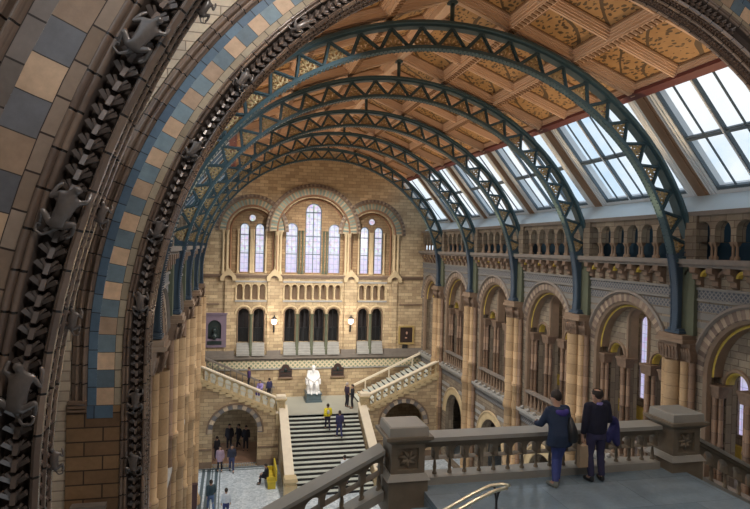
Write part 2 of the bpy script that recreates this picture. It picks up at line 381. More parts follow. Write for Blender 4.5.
# ------------------------------------------------------------------ masonry arches
AZ=-1.9
def masonry_arch(name,Yf,label,near):
    root=thing(name,label,'arch',(0,0,0),kind='structure')
    T=Tfront(Yf)
    def sw(part,prof,mat,leg=GZ,n=64,smooth=False,t0=0,t1=PI):
        m=MB(T); m.sweep(XC,AZ,prof,leg,n,t0,t1,smooth); return m.build(part,mat,root)
    D=.40 if near else .67; e=D/.67
    zb=GZ if near else -2.64
    sw('soffit',[(7.53,.02),(7.50,.0),(7.47,.03),(7.47,.07),(7.50,.09)],'roll')
    sw('leaf_band',[(7.50,.09),(7.54,.09+.03*e),(7.54,.09+.15*e),(7.50,.09+.17*e)],'leaf')
    c1=.09+.17*e; c2=D-.10*e
    sw('soffit_moulding',[(7.50,c1),(7.47,c1+.02*e),(7.47,c1+.06*e),(7.50,c1+.08*e)],'roll')
    sw('leaf_band',[(7.50,c1+.08*e),(7.54,c1+.11*e),(7.54,c2-.03*e),(7.50,c2)],'leaf')
    sw('inner_moulding',[(7.50,c2),(7.47,c2+.02*e),(7.47,D-.03*e),(7.50,D),(7.56,D+.02)],'roll')
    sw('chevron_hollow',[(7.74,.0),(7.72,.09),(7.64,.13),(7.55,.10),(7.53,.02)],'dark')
    sw('roll_moulding',[(7.85,.02)]+rollprof(7.85,7.795,.0,.05)+rollprof(7.79,7.74,.0,.04)+[(7.74,.10)],'roll',smooth=True)
    sw('ashlar_ring',[(7.96,0),(7.85,0)],'ashlar' if near else 'ashlar2',zb)
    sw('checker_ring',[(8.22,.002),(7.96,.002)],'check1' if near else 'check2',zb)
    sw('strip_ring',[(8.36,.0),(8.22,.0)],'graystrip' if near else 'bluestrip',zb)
    sw('label_moulding',[(8.62,.10),(8.60,.04),(8.56,.03)]+rollprof(8.55,8.49,.02,.05)+[(8.48,.06),(8.45,.06)]+rollprof(8.44,8.39,.0,.05)+[(8.36,.03)],'roll',zb+.06)
    # chevrons: V shaped leaves standing in the hollow
    m=MB(T); R=7.625; step=.118 if near else .135; s=0; tot=4.5+PI*R/2*(1.05 if near else 1.25)
    while s<tot:
        def at(r,ss):
            if ss<4.5-1.0: return (XC-r,AZ-3.5+ss)
            t=(ss-3.5)/R; return (XC-r*math.cos(t),AZ+r*math.sin(t))
        for sg in (-1,1):
            p=at(R,s); q=at(R+sg*.085,s+.06)
            m.bar((*p,.07),(*q,.02),.034,.05)
            p2=at(R,s+.02); q2=at(R+sg*.05,s+.085); m.bar((*p2,.05),(*q2,.03),.02,.05)
        p=at(R,s-.02); q=at(R,s+.06); m.bar((*p,.02),(*q,.05),.035,.06)
        s+=step
    m.build('chevron_moulding','chev',root)
    # carved foliage running along the two hollows of the soffit
    m=MB(T); L=3+PI*7.52
    for cc,st_ in ((.09+.08*e,.085),(.5*(.17*e+.17+D-.10*e),.085)):
        s=0
        while s<L-.5:
            if s<3: a,b,t=XC-7.52,AZ-3+s,0
            else: t=(s-3)/7.52; a,b=XC-7.52*math.cos(t),AZ+7.52*math.sin(t)
            dx,dz=math.sin(t),math.cos(t); nx,nz=math.cos(t),-math.sin(t)
            for q in (-1,1):
                j=random.uniform(-.01,.01)
                m.tube([(a+nx*.0,b+nz*.0,cc+j),(a+dx*.03+nx*.035,b+dz*.03+nz*.035,cc+q*.035*e+j),(a+dx*.06,b+dz*.06,cc+q*.055*e)],[.010,.022,.006],4)
            s+=st_
    m.build('foliage_carving','leaf',root)
    # wall above and beside the arch
    out=[(XC-8.62,GZ),(XC-8.62,AZ)]+arc(XC,AZ,8.62,48)[1:-1]+[(XC+8.62,AZ),(XC+8.62,GZ),(XC+11.5,GZ),(XC+11.5,8.6),(XC-11.5,8.6),(XC-11.5,GZ)]
    m=MB(T); m.plate(out,[],.04,D); m.build('spandrel_wall','spandrel',root)
    if not near:
        for sg in (-1,1):
            x0,x1=sorted((XC+sg*7.86,XC+sg*8.66)); m=MB(T); m.box(x0,x1,GZ,-2.64,-.005,.6); m.build('pier_masonry','pierwall',root)
            x0,x1=sorted((XC+sg*7.97,XC+sg*8.36)); m=MB(T); m.box(x0,x1,-2.84,-2.64,-.012,.05); m.build('strip_foot','bluestrip',root)
            m=MB(T)
            for dz,h,c in ((0,.05,.07),(-.07,.05,.05),(-.13,.04,.035)):
                x0,x1=sorted((XC+sg*8.37,XC+sg*8.64)); m.box(x0,x1,-2.60+dz,-2.60+dz+h,-c,.03)
            m.build('label_return','capital',root)
        m=MB(T); m.box(-2.40,-1.88,-4.28,-4.20,-.16,0); m.build('stone_bracket','ledge',root)
    return root
arch_near=masonry_arch('wall_arch_near',4.68,'great brown masonry arch at far left with slate and tan chequered blocks',True)
arch_far=masonry_arch('wall_arch_far',10.35,'tall masonry arch framing the hall with blue and cream chequered ring',False)
q=4.68/5.07
for x,z,s,f in ((-.69,1.60,.37,1),(-1.30,.24,.39,1),(-1.56,-1.15,.41,-1),(1.1,4.1,.37,1)):
    monkey(arch_near,4.64,7.615,math.atan2(z*q-AZ,XC-x*q),s,f,tilt=.1)
for z,y in ((.21,5.05),(-.62,5.05),(-1.7,5.05),(1.9,5.05)):
    monkey(arch_near,y,7.45,math.asin((z-AZ)/7.45),.20,-1)
q=10.35/10.87
for x,z,f in ((1.1,4.01,1),(.07,2.96,-1),(-.75,1.67,1),(-1.33,.26,1),(-1.56,-1.02,-1)):
    monkey(arch_far,10.31,7.63,math.atan2(z*q-AZ,XC-x*q),.38,f,tilt=.1*f)
monkey(arch_far,10.31,7.63,None,.38,1,-2.56); monkey(arch_far,10.31,7.63,None,.38,-1,-3.58)

# ------------------------------------------------------------------ side walls of the nave
FACE=8.30
def side_wall(sgn,name,label,ks,full=True):
    root=thing(name,label,'wall',kind='structure')
    T=Tside(sgn,FACE)
    for k in ks:
        ya=Y0+k*B; yc=ya+B/2; yb=min(ya+B,YB)
        if yb-ya<B: yc=ya+B/2
        narrow=yb-ya<B-.1
        # wall face with the ground arch and the big gallery arch cut through
        Ro=2.0; hs=[hole(yc,-7.7,-3.75,Ro,20)]
        if narrow: hs=[hole((ya+yb)/2+.2,-7.7,-3.75,1.55,20)]
        gh=hole(yc,GZ+.02,-11.0,1.45,16)
        if narrow: gh=hole((ya+yb)/2+.2,GZ+.02,-11,1.2,12)
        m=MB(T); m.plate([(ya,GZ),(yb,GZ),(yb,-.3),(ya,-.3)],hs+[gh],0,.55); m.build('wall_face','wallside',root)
        cy=yc if not narrow else (ya+yb)/2+.2; r=Ro if not narrow else 1.55
        # arch orders
        m=MB(T); m.sweep(cy,-3.75,[(r+.44,0),(r+.44,-.10),(r+.36,-.13),(r+.31,-.05),(r+.31,.0)],-3.75,28); m.build('hood_moulding','ledge',root)
        m=MB(T); m.sweep(cy,-3.75,[(r+.31,-.03),(r+.02,-.03),(r,.0)],-3.75,28); m.build('voussoir_ring','voussoir',root)
        m=MB(T); m.sweep(cy,-3.75,[(r,.0),(r-.10,.06),(r-.12,.22)],-7.7,28); m.build('arch_moulding','buffd',root)
        m=MB(T); m.sweep(cy,-3.75,[(r-.12,.22),(r-.16,.20),(r-.20,.23)],-3.75,28); m.build('gilded_rim','gold',root)
        m=MB(T); m.sweep(cy,-3.75,[(r-.20,.23),(r-.21,.56)],-3.75,28); m.build('arch_soffit','buffd',root)
        # ground arch rings
        gr=1.45 if not narrow else 1.2
        m=MB(T); m.sweep(cy,-11,[(gr+.50,0),(gr+.50,-.08),(gr+.42,-.10),(gr+.38,-.04)],-11,20); m.build('ground_hood','buff',root)
        m=MB(T); m.sweep(cy,-11,[(gr+.38,-.04),(gr+.04,-.04),(gr,.0)],-11,20); m.build('ground_voussoirs','creamb',root)
        m=MB(T)
        m.uvf=None
        for i in range(5):
            z=-10.9+.42*i
            for s2 in (-1,1):
                x0=cy+s2*(gr+.55); x1=cy+s2*2.45
                dz=math.sqrt(max(0,(gr+.52)**2-(z+11)**2)) if z+11<gr+.52 else 0
                a0=cy+s2*max(dz,.05); a1=cy+s2*(2.3 if not narrow else 1.8)
                if abs(a1-a0)>.1: m.box(min(a0,a1),max(a0,a1),z,z+.2,-.03,.0)
        m.build('pale_stripe','string',root)
        # gallery cornice with pale bosses
        m=MB(T); m.box(ya+.5,yb-.5 if not narrow else yb,-8.15,-7.95,-.16,.1); m.box(ya+.5,yb-.5 if not narrow else yb,-7.95,-7.80,-.28,.1); m.build('gallery_cornice','string',root)
        m=MB(T); m.box(ya+.5,yb-.5 if not narrow else yb,-8.50,-8.20,-.05,.0); m.build('cornice_band','diam',root)
        if full:
            for i in range(7):
                a=ya+1.0+i*.62
                if a>yb-.4: break
                m=MB(T); m.lathe(a,-.18,[(0,-7.80),(.08,-7.79),(.10,-7.72),(.07,-7.66),(.0,-7.63)],8); m.build('pale_boss','string',root)
        # recessed screen
        hs=[hole(cy,-7.7,-2.55,.52,14)]+([hole(cy-1.22,-7.7,-3.95,.42,12),hole(cy+1.22,-7.7,-3.95,.42,12)] if not narrow else [])
        if narrow: hs=[hole(cy-.55,-7.7,-3.6,.4,12),hole(cy+.55,-7.7,-3.6,.4,12)]
        m=MB(T); m.plate([(cy-r-.1,-7.8),(cy+r+.1,-7.8),(cy+r+.1,-1.6),(cy-r-.1,-1.6)],hs,.56,.95); m.build('screen_wall','wallside',root)
        cs=(cy-1.22,cy+1.22) if not narrow else (cy-.55,cy+.55); spz=-3.95 if not narrow else -3.6
        for a in cs:
            m=MB(T); m.sweep(a,spz,[(.44,.54),(.40,.54),(.37,.60),(.37,.80)],spz,14); m.build('gilded_arch_soffit','gold',root)
            m=MB(T); m.sweep(a,spz,[(.56,.56),(.54,.49),(.46,.48),(.44,.55)],spz,14); m.build('small_arch_ring','buffd',root)
        if not narrow:
            m=MB(T); m.sweep(cy,-2.55,[(.66,.56),(.62,.48),(.54,.50),(.512,.62),(.512,.94)],-4.2,14); m.build('lancet_moulding','buffd',root)
        # clustered shafts between the openings, from the balustrade up to the small capitals
        def cluster(a,w,c0):
            for da,dc,rr in ((-w*.62,0,.075),(w*.62,0,.075),(0,-.10,.09)):
                m=MB(T); m.lathe(a+da,c0+dc,[(rr*1.5,-7.75),(rr*1.4,-7.55),(rr,-7.45),(rr,-5.9),(rr*1.3,-5.88),(rr*1.3,-5.80),(rr,-5.78),(rr,-4.35)],9); m.build('screen_shaft','shaftr',root)
            m=MB(T); m.frust(a,c0-.02,w*.5+.10,.16,-4.36,w*.5+.15,.20,-4.06); m.box(a-w*.5-.17,a+w*.5+.17,-4.06,-3.98,c0-.24,c0+.3); m.build('screen_capital','capital',root)
        if not narrow:
            cluster(cy-.70,.30,.55); cluster(cy+.70,.30,.55)
            for s2 in (-1,1): cluster(cy+s2*1.80,.22,.40)
        else:
            cluster(cy,.3,.5); cluster(cy-1.25,.2,.4)
        # diamond band, string courses
        for (z0,z1,mt,c) in ((-1.32,-1.05,'diam',-.03),(-1.05,-.97,'stringd',-.08),(-1.40,-1.32,'stringd',-.06)):
            m=MB(T); m.box(ya+.6,yb-.0,z0,z1,c,.0); m.build('band_course',mt,root)
        for i,(z0,z1,mt) in enumerate(((-1.72,-1.45,'diam'),(-1.98,-1.76,'stringd'),(-2.25,-2.06,'stringd'))):
            for s2 in (-1,1):
                rr_=r+.46; zz=max(z1+3.75,0); lim=math.sqrt(max(0,rr_**2-zz**2)) if zz<rr_ else 0
                a0,a1=cy+s2*lim,cy+s2*(2.30 if not narrow else 1.7)
                if abs(a1-a0)>.12 and (a1-a0)*s2>0: m=MB(T); m.box(min(a0,a1),max(a0,a1),z0,z1,-.02,.0); m.build('band_course',mt,root)
        # corbel table
        nb=7 if not narrow else 5; a=ya+.75; st=(yb-ya-1.0)/nb
        for i in range(nb):
            x=a+i*st+.1
            m=MB(T); m.plate([(0,-.36),(-.34,-.36),(-.34,-.48),(-.22,-.52),(-.22,-.66),(-.10,-.72),(-.10,-.88),(0,-.95)],[],0,1,True,True)
            m2=MB(T)
            # corbel profile extruded along the wall
            pr=[(0,-.34),(-.36,-.34),(-.36,-.50),(-.24,-.55),(-.24,-.70),(-.12,-.75),(-.12,-.88),(0,-.95)]
            for i0 in range(len(pr)):
                (c0,b0),(c1,b1)=pr[i0],pr[(i0+1)%len(pr)]; m2.face([(x,b0,c0),(x+.24,b0,c0),(x+.24,b1,c1),(x,b1,c1)])
            for e in (x,x+.24): m2.face([(e,b,c) for c,b in pr])
            m2.build('corbel','capital',root)
            m=MB(T); m.sweep(x+.12+st/2,-.62,[(st/2-.10,-.02),(st/2-.12,-.16),(st/2-.20,-.16),(st/2-.22,-.02)],None,8); m.build('corbel_arch','gold' if i%2 else 'capital',root)
        m=MB(T); m.box(ya,yb,-.34,-.24,-.32,.1); m.box(ya,yb,-.24,-.08,-.42,.5); m.build('gallery_ledge','ledge',root)
        # upper arcade
        x0=ya+.62; n=6; x1=yb-.35
        if narrow: n=5
        st=(x1-x0)/n; hs=[hole(x0+st*(i+.5),.45,.82,st*.5-.10,8) for i in range(n)]
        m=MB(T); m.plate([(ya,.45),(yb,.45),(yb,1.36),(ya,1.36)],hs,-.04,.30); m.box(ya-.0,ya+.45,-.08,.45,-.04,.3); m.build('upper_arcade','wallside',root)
        m=MB(T); m.box(ya,yb,1.30,1.44,-.16,.3); m.build('upper_cornice','ledge',root)
        for i in range(n+1):
            a=x0+st*i
            for d in (-.075,.075):
                m=MB(T); m.lathe(a+d,.04,[(.085,-.08),(.085,.0),(.045,.05),(.042,.30),(.055,.34)],7); m.frust(a+d,.04,.045,.05,.34,.075,.10,.46); m.build('colonnette','buffd',root)
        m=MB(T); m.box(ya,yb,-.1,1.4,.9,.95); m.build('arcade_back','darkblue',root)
    return root
right=side_wall(1,'wall_right','long right nave wall with arched gallery, corbel table and upper colonnade',[-1,0,1,2,3,4])
left=side_wall(-1,'wall_left','left nave wall seen almost edge on behind the clustered shafts',[0,1,2,3,4],False)

def pillar(sgn,k,label):
    y=Y0+k*B; T=Tside(sgn,FACE)
    root=thing('pillar',label,'pillar',(XC+sgn*FACE,y,GZ),kind='structure')
    def part(mb,n,mt):
        o=mb.build(n,mt); o.parent=root; o.matrix_parent_inverse=Matrix.Translation((-(XC+sgn*FACE),-y,-GZ)); return o
    m=MB(T); m.box(y-.62,y+.62,GZ,-2.95,-.10,.3); part(m,'pier_core','buffd')  # core set darker than the shafts, painting shade into the gaps
    for da,dc,r,mt,bd in ((0,-.36,.25,'shaft',0),(-.42,-.26,.135,'shaft',1),(.42,-.26,.135,'shaft',1),(-.60,-.14,.11,'shaftr',1),(.60,-.14,.11,'shaftr',0)):
        pr=[(r*1.55,GZ+.02),(r*1.55,GZ+.35),(r*1.25,GZ+.5),(r,GZ+.6)]
        if bd: pr+=[(r,-11.0),(r*1.35,-10.95),(r*1.35,-10.8),(r,-10.75)]
        pr+=[(r,-8.1),(r*1.3,-8.0),(r*1.3,-7.75),(r*1.1,-7.6),(r,-7.5)]
        if bd: pr+=[(r,-6.85),(r*1.35,-6.82),(r*1.35,-6.65),(r,-6.62)]
        pr+=[(r,-3.35)]
        m=MB(T); m.lathe(y+da,dc,pr,12); part(m,'shaft',mt)
    for a,c,wa,wc in ((0,-.2,.30,.26),(-.48,-.12,.22,.2),(.48,-.12,.22,.2)):
        m=MB(T); m.frust(y+a,c,wa*.9,wc*.9,-3.36,wa*1.02,wc*1.12,-2.78)
        for i in range(5):
            x=y+a+(i-2)*wa*.5
            m.tube([(x,-3.30,c-wc*.85),(x,-3.05,c-wc*1.05),(x,-2.92,c-wc*1.22)],[.03,.05,.03],5)
        part(m,'capital','capital')
    m=MB(T); m.box(y-.62,y+.62,-2.78,-2.66,-.55,.1); m.box(y-.56,y+.56,-2.66,-2.52,-.50,.1); part(m,'abacus','buffd')
    m=MB(T); m.box(y-.62,y-.10,-2.52,-.30,-.16,.0); part(m,'pilaster','green')
    m=MB(T); m.box(y-.60,y-.12,-.08,1.30,-.14,.3); m.box(y+.12,y+.5,-.08,1.3,-.10,.3); part(m,'upper_pilaster','wallside')
    return root
RL=['clustered stone pillar at right standing just behind the two men and the square newel','clustered pillar on the right wall, one bay beyond the pillar near the square newel',
 'clustered pillar in the middle of the right wall, third rib foot from the camera','clustered pillar on the right wall, fourth from the camera, beside a gallery balustrade','clustered pillar on the right wall against which the far side stair ends']
LL=['thick pale column beside the far masonry arch on the left','second clustered column on the left side of the hall, counted from the masonry arch','third clustered column on the left side of the hall, counted from the masonry arch','fourth clustered column on the left side, rising above a dark board','farthest slim clustered column on the left, beside the left far stair']
for k in range(5): pillar(1,k,RL[k]); pillar(-1,k,LL[k])

# aisle beyond the right wall
T=Tside(1,FACE)
m=MB(T); m.box(10.9,YB,FZ-.35,FZ,.55,4.9); o=m.build('floor_gallery','ledge'); tag(o,'gallery floor behind the right wall arches','floor',kind='structure')
root=thing('wall_aisle','outer wall of the right side gallery seen through the arches','wall',kind='structure')
hs=[]
for k in range(-1,5):
    yc=Y0+k*B+B/2
    for d in (-1.2,0,1.2): hs.append(hole(yc+d+.55,-6.9,-3.3,.38,10))
m=MB(T); m.plate([(10.9,GZ),(YB,GZ),(YB,-.3),(10.9,-.3)],[h for h in hs if h[1][0]>10.9 and h[-1][0]<YB-.3],4.9,5.2); m.build('wall_face','wallside',root)
m=MB(T); m.box(10.9,YB,-.6,-.3,.5,5.2); m.build('aisle_vault','wallside',root)
m=MB(T); m.box(10.9,YB,-7.9,-7.3,4.75,4.9); m.build('wainscot','gold',root)
wn=0
for h in hs:
    if h[-1][0]>YB-.3 or h[0][0]<10.9: continue
    wn+=1
    m=MB(T); m.plate(h,[],5.0,5.03,True,False); w=m.build('window_%d'%wn,'stainedside'); tag(w,'narrow arched leaded window glimpsed through the right gallery arches','window','side gallery windows','structure')
WN=wn

m=MB(); m.box(XC+FACE+.3,XC+FACE+5.2,GZ,-.3,YB,YB+.3); o=m.build('wall_aisle_end','wallside'); tag(o,'end wall of the right side gallery','wall',kind='structure')
# the bays this side of the far masonry arch
for sg,nm in ((-1,'left'),(1,'right')):
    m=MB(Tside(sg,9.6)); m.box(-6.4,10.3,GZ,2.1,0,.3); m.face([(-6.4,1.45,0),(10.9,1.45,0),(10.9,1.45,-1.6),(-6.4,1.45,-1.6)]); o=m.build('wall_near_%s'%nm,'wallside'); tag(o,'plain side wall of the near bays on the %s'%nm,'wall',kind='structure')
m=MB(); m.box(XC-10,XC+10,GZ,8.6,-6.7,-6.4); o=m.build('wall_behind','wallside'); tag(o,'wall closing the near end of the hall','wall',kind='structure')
m=MB(); m.box(XC-9.6,XC+9.6,-1.9,-1.6,-6.4,1.6); o=m.build('floor_upper','landing'); tag(o,'upper floor from which the hall is seen','floor',kind='structure')
m=MB()
for i in range(16): m.box(3.42,8.90,-1.6-.169*(i+1)-.3,-1.6-.169*(i+1),1.6+.27*i,1.6+.27*(i+1)+.02)
o=m.build('floor_steps','landing'); tag(o,'steps rising from the near landing to the upper floor','stairs',kind='structure')

# ------------------------------------------------------------------ end wall
XB=5.88
root=thing('wall_back','tall end wall of buff stone with three big window arches','wall',kind='structure')
T=Tfront(YB)
xl,xr=XC-8.45,XC+8.45
top=[(xr,1.4),(XC+9.0,1.95),(XC+6.35,5.2),(XC,7.65),(XC-6.35,5.2),(XC-9.0,1.95),(xl,1.4)]
big=[(XB,2.50,1.15),(XB-4.47,1.62,1.10),(XB+4.47,1.62,1.10)]
holes=[hole(x,-2.05,z,r,24) for x,r,z in big]
bl=[]
for x0,n in ((.32,4),(3.74,8),(9.36,4)):
    for i in range(n): bl.append(x0+.27+i*.54)
for x in bl: holes.append(hole(x,-3.92,-3.0,.19,8))
ops=[.90,1.98,4.25,5.33,6.41,7.49,9.76,10.84]
for x in ops: holes.append(hole(x,-7.05,-4.95,.38,10))
m=MB(T); m.plate([(xl,GZ),(xr,GZ)]+top,holes,0,.45); m.build('wall_face','wallback',root)
m=MB(T); m.box(xl,xr,-4.2,-2.6,.40,.42); m.build('blind_arcade_back','buffd',root)
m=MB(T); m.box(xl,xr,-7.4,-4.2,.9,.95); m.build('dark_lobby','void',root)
for x in ops:
    m=MB(T); m.sweep(x,-4.95,[(.38,.3),(.38,-.02),(.43,-.07),(.48,-.02)],-7.05,14); m.build('opening_moulding','buffd',root)
    m=MB(T); m.sweep(x,-4.95,[(.50,0),(.52,-.10),(.60,-.11),(.64,0)],-4.95,14); m.build('opening_hood','buff',root)
    m=MB(T); m.box(x-.38,x+.38,-6.05,-6.0,.25,.3); m.box(x-.02,x+.02,-7.05,-4.6,.25,.3); m.box(x-.34,x-.30,-7.05,-4.7,.25,.3); m.box(x+.30,x+.34,-7.05,-4.7,.25,.3); m.box(x-.38,x+.38,-7.05,-6.05,.6,.62); m.build('inner_glazing_bars','black',root)
    m=MB(T)
    for i in range(5): m.box(x-.45,x+.45,-7.05-.18*(i+1),-7.05-.18*i,-.10*i-.05,.05)
    m.build('pale_step','string',root)
for a,b in ((.9,1.98),(4.25,5.33),(5.33,6.41),(6.41,7.49),(9.76,10.84)):
    m=MB(T); m.lathe((a+b)/2,-.14,[(.17,-7.95),(.17,-7.5),(.12,-7.4),(.11,-5.15),(.19,-4.95)],10); m.build('opening_column','green',root)
for x in bl:
    m=MB(T); m.sweep(x,-3.0,[(.19,.1),(.21,-.05),(.25,-.05),(.26,0)],-3.0,8); m.build('blind_arch_moulding','buff',root)
for x0,n in ((.32,4),(3.74,8),(9.36,4)):
    for i in range(n+1):
        m=MB(T); m.lathe(x0+i*.54,-.05,[(.09,-3.95),(.09,-3.82),(.055,-3.76),(.055,-3.2),(.10,-3.02)],8); m.build('blind_arcade_column','buff',root)
    m=MB(T); m.box(x0-.05,x0+n*.54+.05,-4.08,-3.95,-.14,0); m.box(x0-.05,x0+n*.54+.05,-2.66,-2.54,-.08,0); m.build('arcade_sill','string',root)
# pilasters with little gables
for x in (-.22,3.05,8.74,12.15):
    hw=.46 if 0<x<10 else .22
    m=MB(T); m.box(x-hw,x+hw,-7.9,-2.50,-.14,.02); m.build('pilaster','wallback',root)
    m=MB(T); m.plate([(x-.55,-2.55),(x-.55,-2.25),(x,-1.62),(x+.55,-2.25),(x+.55,-2.55),(x+.30,-2.55)]+arc(x,-2.45,.30,8)[::-1][0:]+[(x-.30,-2.55)],[],-.30,-.02); m.build('gabled_niche','buff',root)
m=MB(T); m.box(xl,xr,-2.20,-2.08,-.16,.45); m.box(xl,xr,-2.34,-2.20,-.09,.0); m.build('window_sill_course','red' if False else 'capital',root)
m=MB(T); m.box(xl,-.8,-4.30,-4.18,-.10,0); m.box(12.6,xr,-4.30,-4.18,-.10,0); m.build('string_course','buffd',root)
m=MB(T); m.box(xl,xr,-8.22,-7.95,-.30,0); m.box(xl,xr,-8.36,-8.22,-.15,0); m.build('ledge_course','ledge',root)
m=MB(T)
for a,b in ((xl,.3),(2.6,3.6),(8.1,9.2),(11.4,xr)): m.box(a,b,-7.95,-7.62,-.22,0)
m.build('dado_course','ledge',root)
m=MB(T); m.box(xl,xr,-8.95,-8.38,-.06,0); m.build('diamond_frieze','frieze',root)
m=MB(T); m.box(xl,xr,-9.05,-8.95,-.10,0); m.build('string_course','string',root)
# big arches: rings, recess walls, jamb shafts
for n_,(x,r,z) in enumerate(big):
    cc=-.14 if n_==0 else -.05
    m=MB(T); m.sweep(x,z,[(r,.42),(r,.20),(r+.06,.14),(r+.02,.06),(r+.10,.0),(r+.18,cc-.02),(r+.25,cc)],-2.08,32); m.build('arch_moulding','redbrown',root)
    m=MB(T); m.sweep(x,z,[(r-.02,.30),(r-.06,.24),(r-.12,.24),(r-.16,.30)],-2.05,32); m.build('inner_arch_roll','redbrown',root)
    o_=.45 if n_==0 else .42
    m=MB(T); m.sweep(x,z,[(r+.25,cc-.01),(r+.25+o_,cc-.01)],z-.05,32); m.build('chequered_voussoirs','vousblue',root)
    m=MB(T); m.sweep(x,z,[(r+.25+o_,cc-.01),(r+.27+o_,cc-.08),(r+.36+o_,cc-.09),(r+.38+o_,cc)],z-.05,32); m.build('hood_moulding','buffd',root)
    m=MB(T); m.sweep(x,z,[(r+.38+o_,cc),(r+.56+o_,cc),(r+.58+o_,cc+.04)],z-.05,32); m.build('outer_voussoirs','voussoir',root)
    m=MB(T); m.plate([(x-r-.05,-2.1),(x+r+.05,-2.1),(x+r+.05,z)]+[(p[0],p[1]) for p in arc(x,z,r+.05,24)[::-1][1:]],
        ([hole(x-1.60,-1.92,1.30,.45,12),hole(x+1.60,-1.92,1.30,.45,12),hole(x,-1.92,2.66,.60,14)] if n_==0 else [hole(x-.545,-1.92,1.30,.33,12),hole(x+.545,-1.92,1.30,.33,12),[(x+.24*math.cos(q*PI/8),2.02+.24*math.sin(q*PI/8)) for q in range(16)]]),.30,.50)
    m.build('tympanum_wall','tymp',root)
    js=[-r-.14,r+.14]+([-r-.42,r+.42] if n_ else [])
    for d in js:
        m=MB(T); m.lathe(x+d,-.06,[(.15,-2.08),(.15,-1.9),(.09,-1.8),(.09,.75),(.10,.8),(.17,1.08)],9); m.build('jamb_shaft','buff',root)
    ws=[(x-1.6,1.30,.45),(x+1.6,1.30,.45),(x,2.66,.6)] if n_==0 else [(x-.545,1.30,.33),(x+.545,1.30,.33)]
    for d in ([-1.02,1.02,-.78,.78] if n_==0 else [0.,-.10,.10,-1.0,1.0]):
        m=MB(T); m.lathe(x+d,.22,[(.10,-2.0),(.10,-1.85),(.06,-1.8),(.06,.95),(.10,1.2)],8); m.build('mullion_shaft','green' if n_==0 else 'buff',root)
    for wx,wz,wr in ws:
        WN+=1
        side='central' if n_==0 else ('left' if n_==1 else 'right')
        w=thing('window_%d'%WN,'','window',kind='structure')
        if n_==0: w['label']='tall middle stained glass light of the central end window' if wr>.5 else ('%s side light of the central end window'%('left' if wx<x else 'right'))
        else: w['label']='%s of the two stained lights in the %s end window'%('left' if wx<x else 'right',side)
        m=MB(Tfront(YB,wx)); h=[(p[0]-wx,p[1]) for p in hole(wx,-1.92,wz,wr-.02,14)]; m.plate(h,[],.42,.44,True,False); m.build('glass','stained',w)
        m=MB(T); m.sweep(wx,wz,[(wr,.30),(wr-.05,.28),(wr-.06,.42)],-1.92,14)
        for q in (-.55,.78): m.box(wx-wr,wx+wr,q-.03,q+.03,.36,.42)
        if wr>.5:
            m.box(wx-.03,wx+.03,-1.92,3.1,.36,.42); m.box(wx-wr,wx+wr,2.55,2.62,.36,.42)
        m.build('window_frame','frame',w)
    if n_:
        WN+=1; w=thing('window_%d'%WN,'small round window above the %s pair of end lights'%side,'window',kind='structure')
        m=MB(T); m.plate([(x+.24*math.cos(q*PI/8),2.02+.24*math.sin(q*PI/8)) for q in range(16)],[],.42,.44,True,False); m.build('glass','stained',w)
        m=MB(T); m.sweep(x,2.02,[(.31,.30),(.29,.25),(.24,.25),(.22,.30)],None,24,0,2*PI); m.build('window_frame','buffd',w)

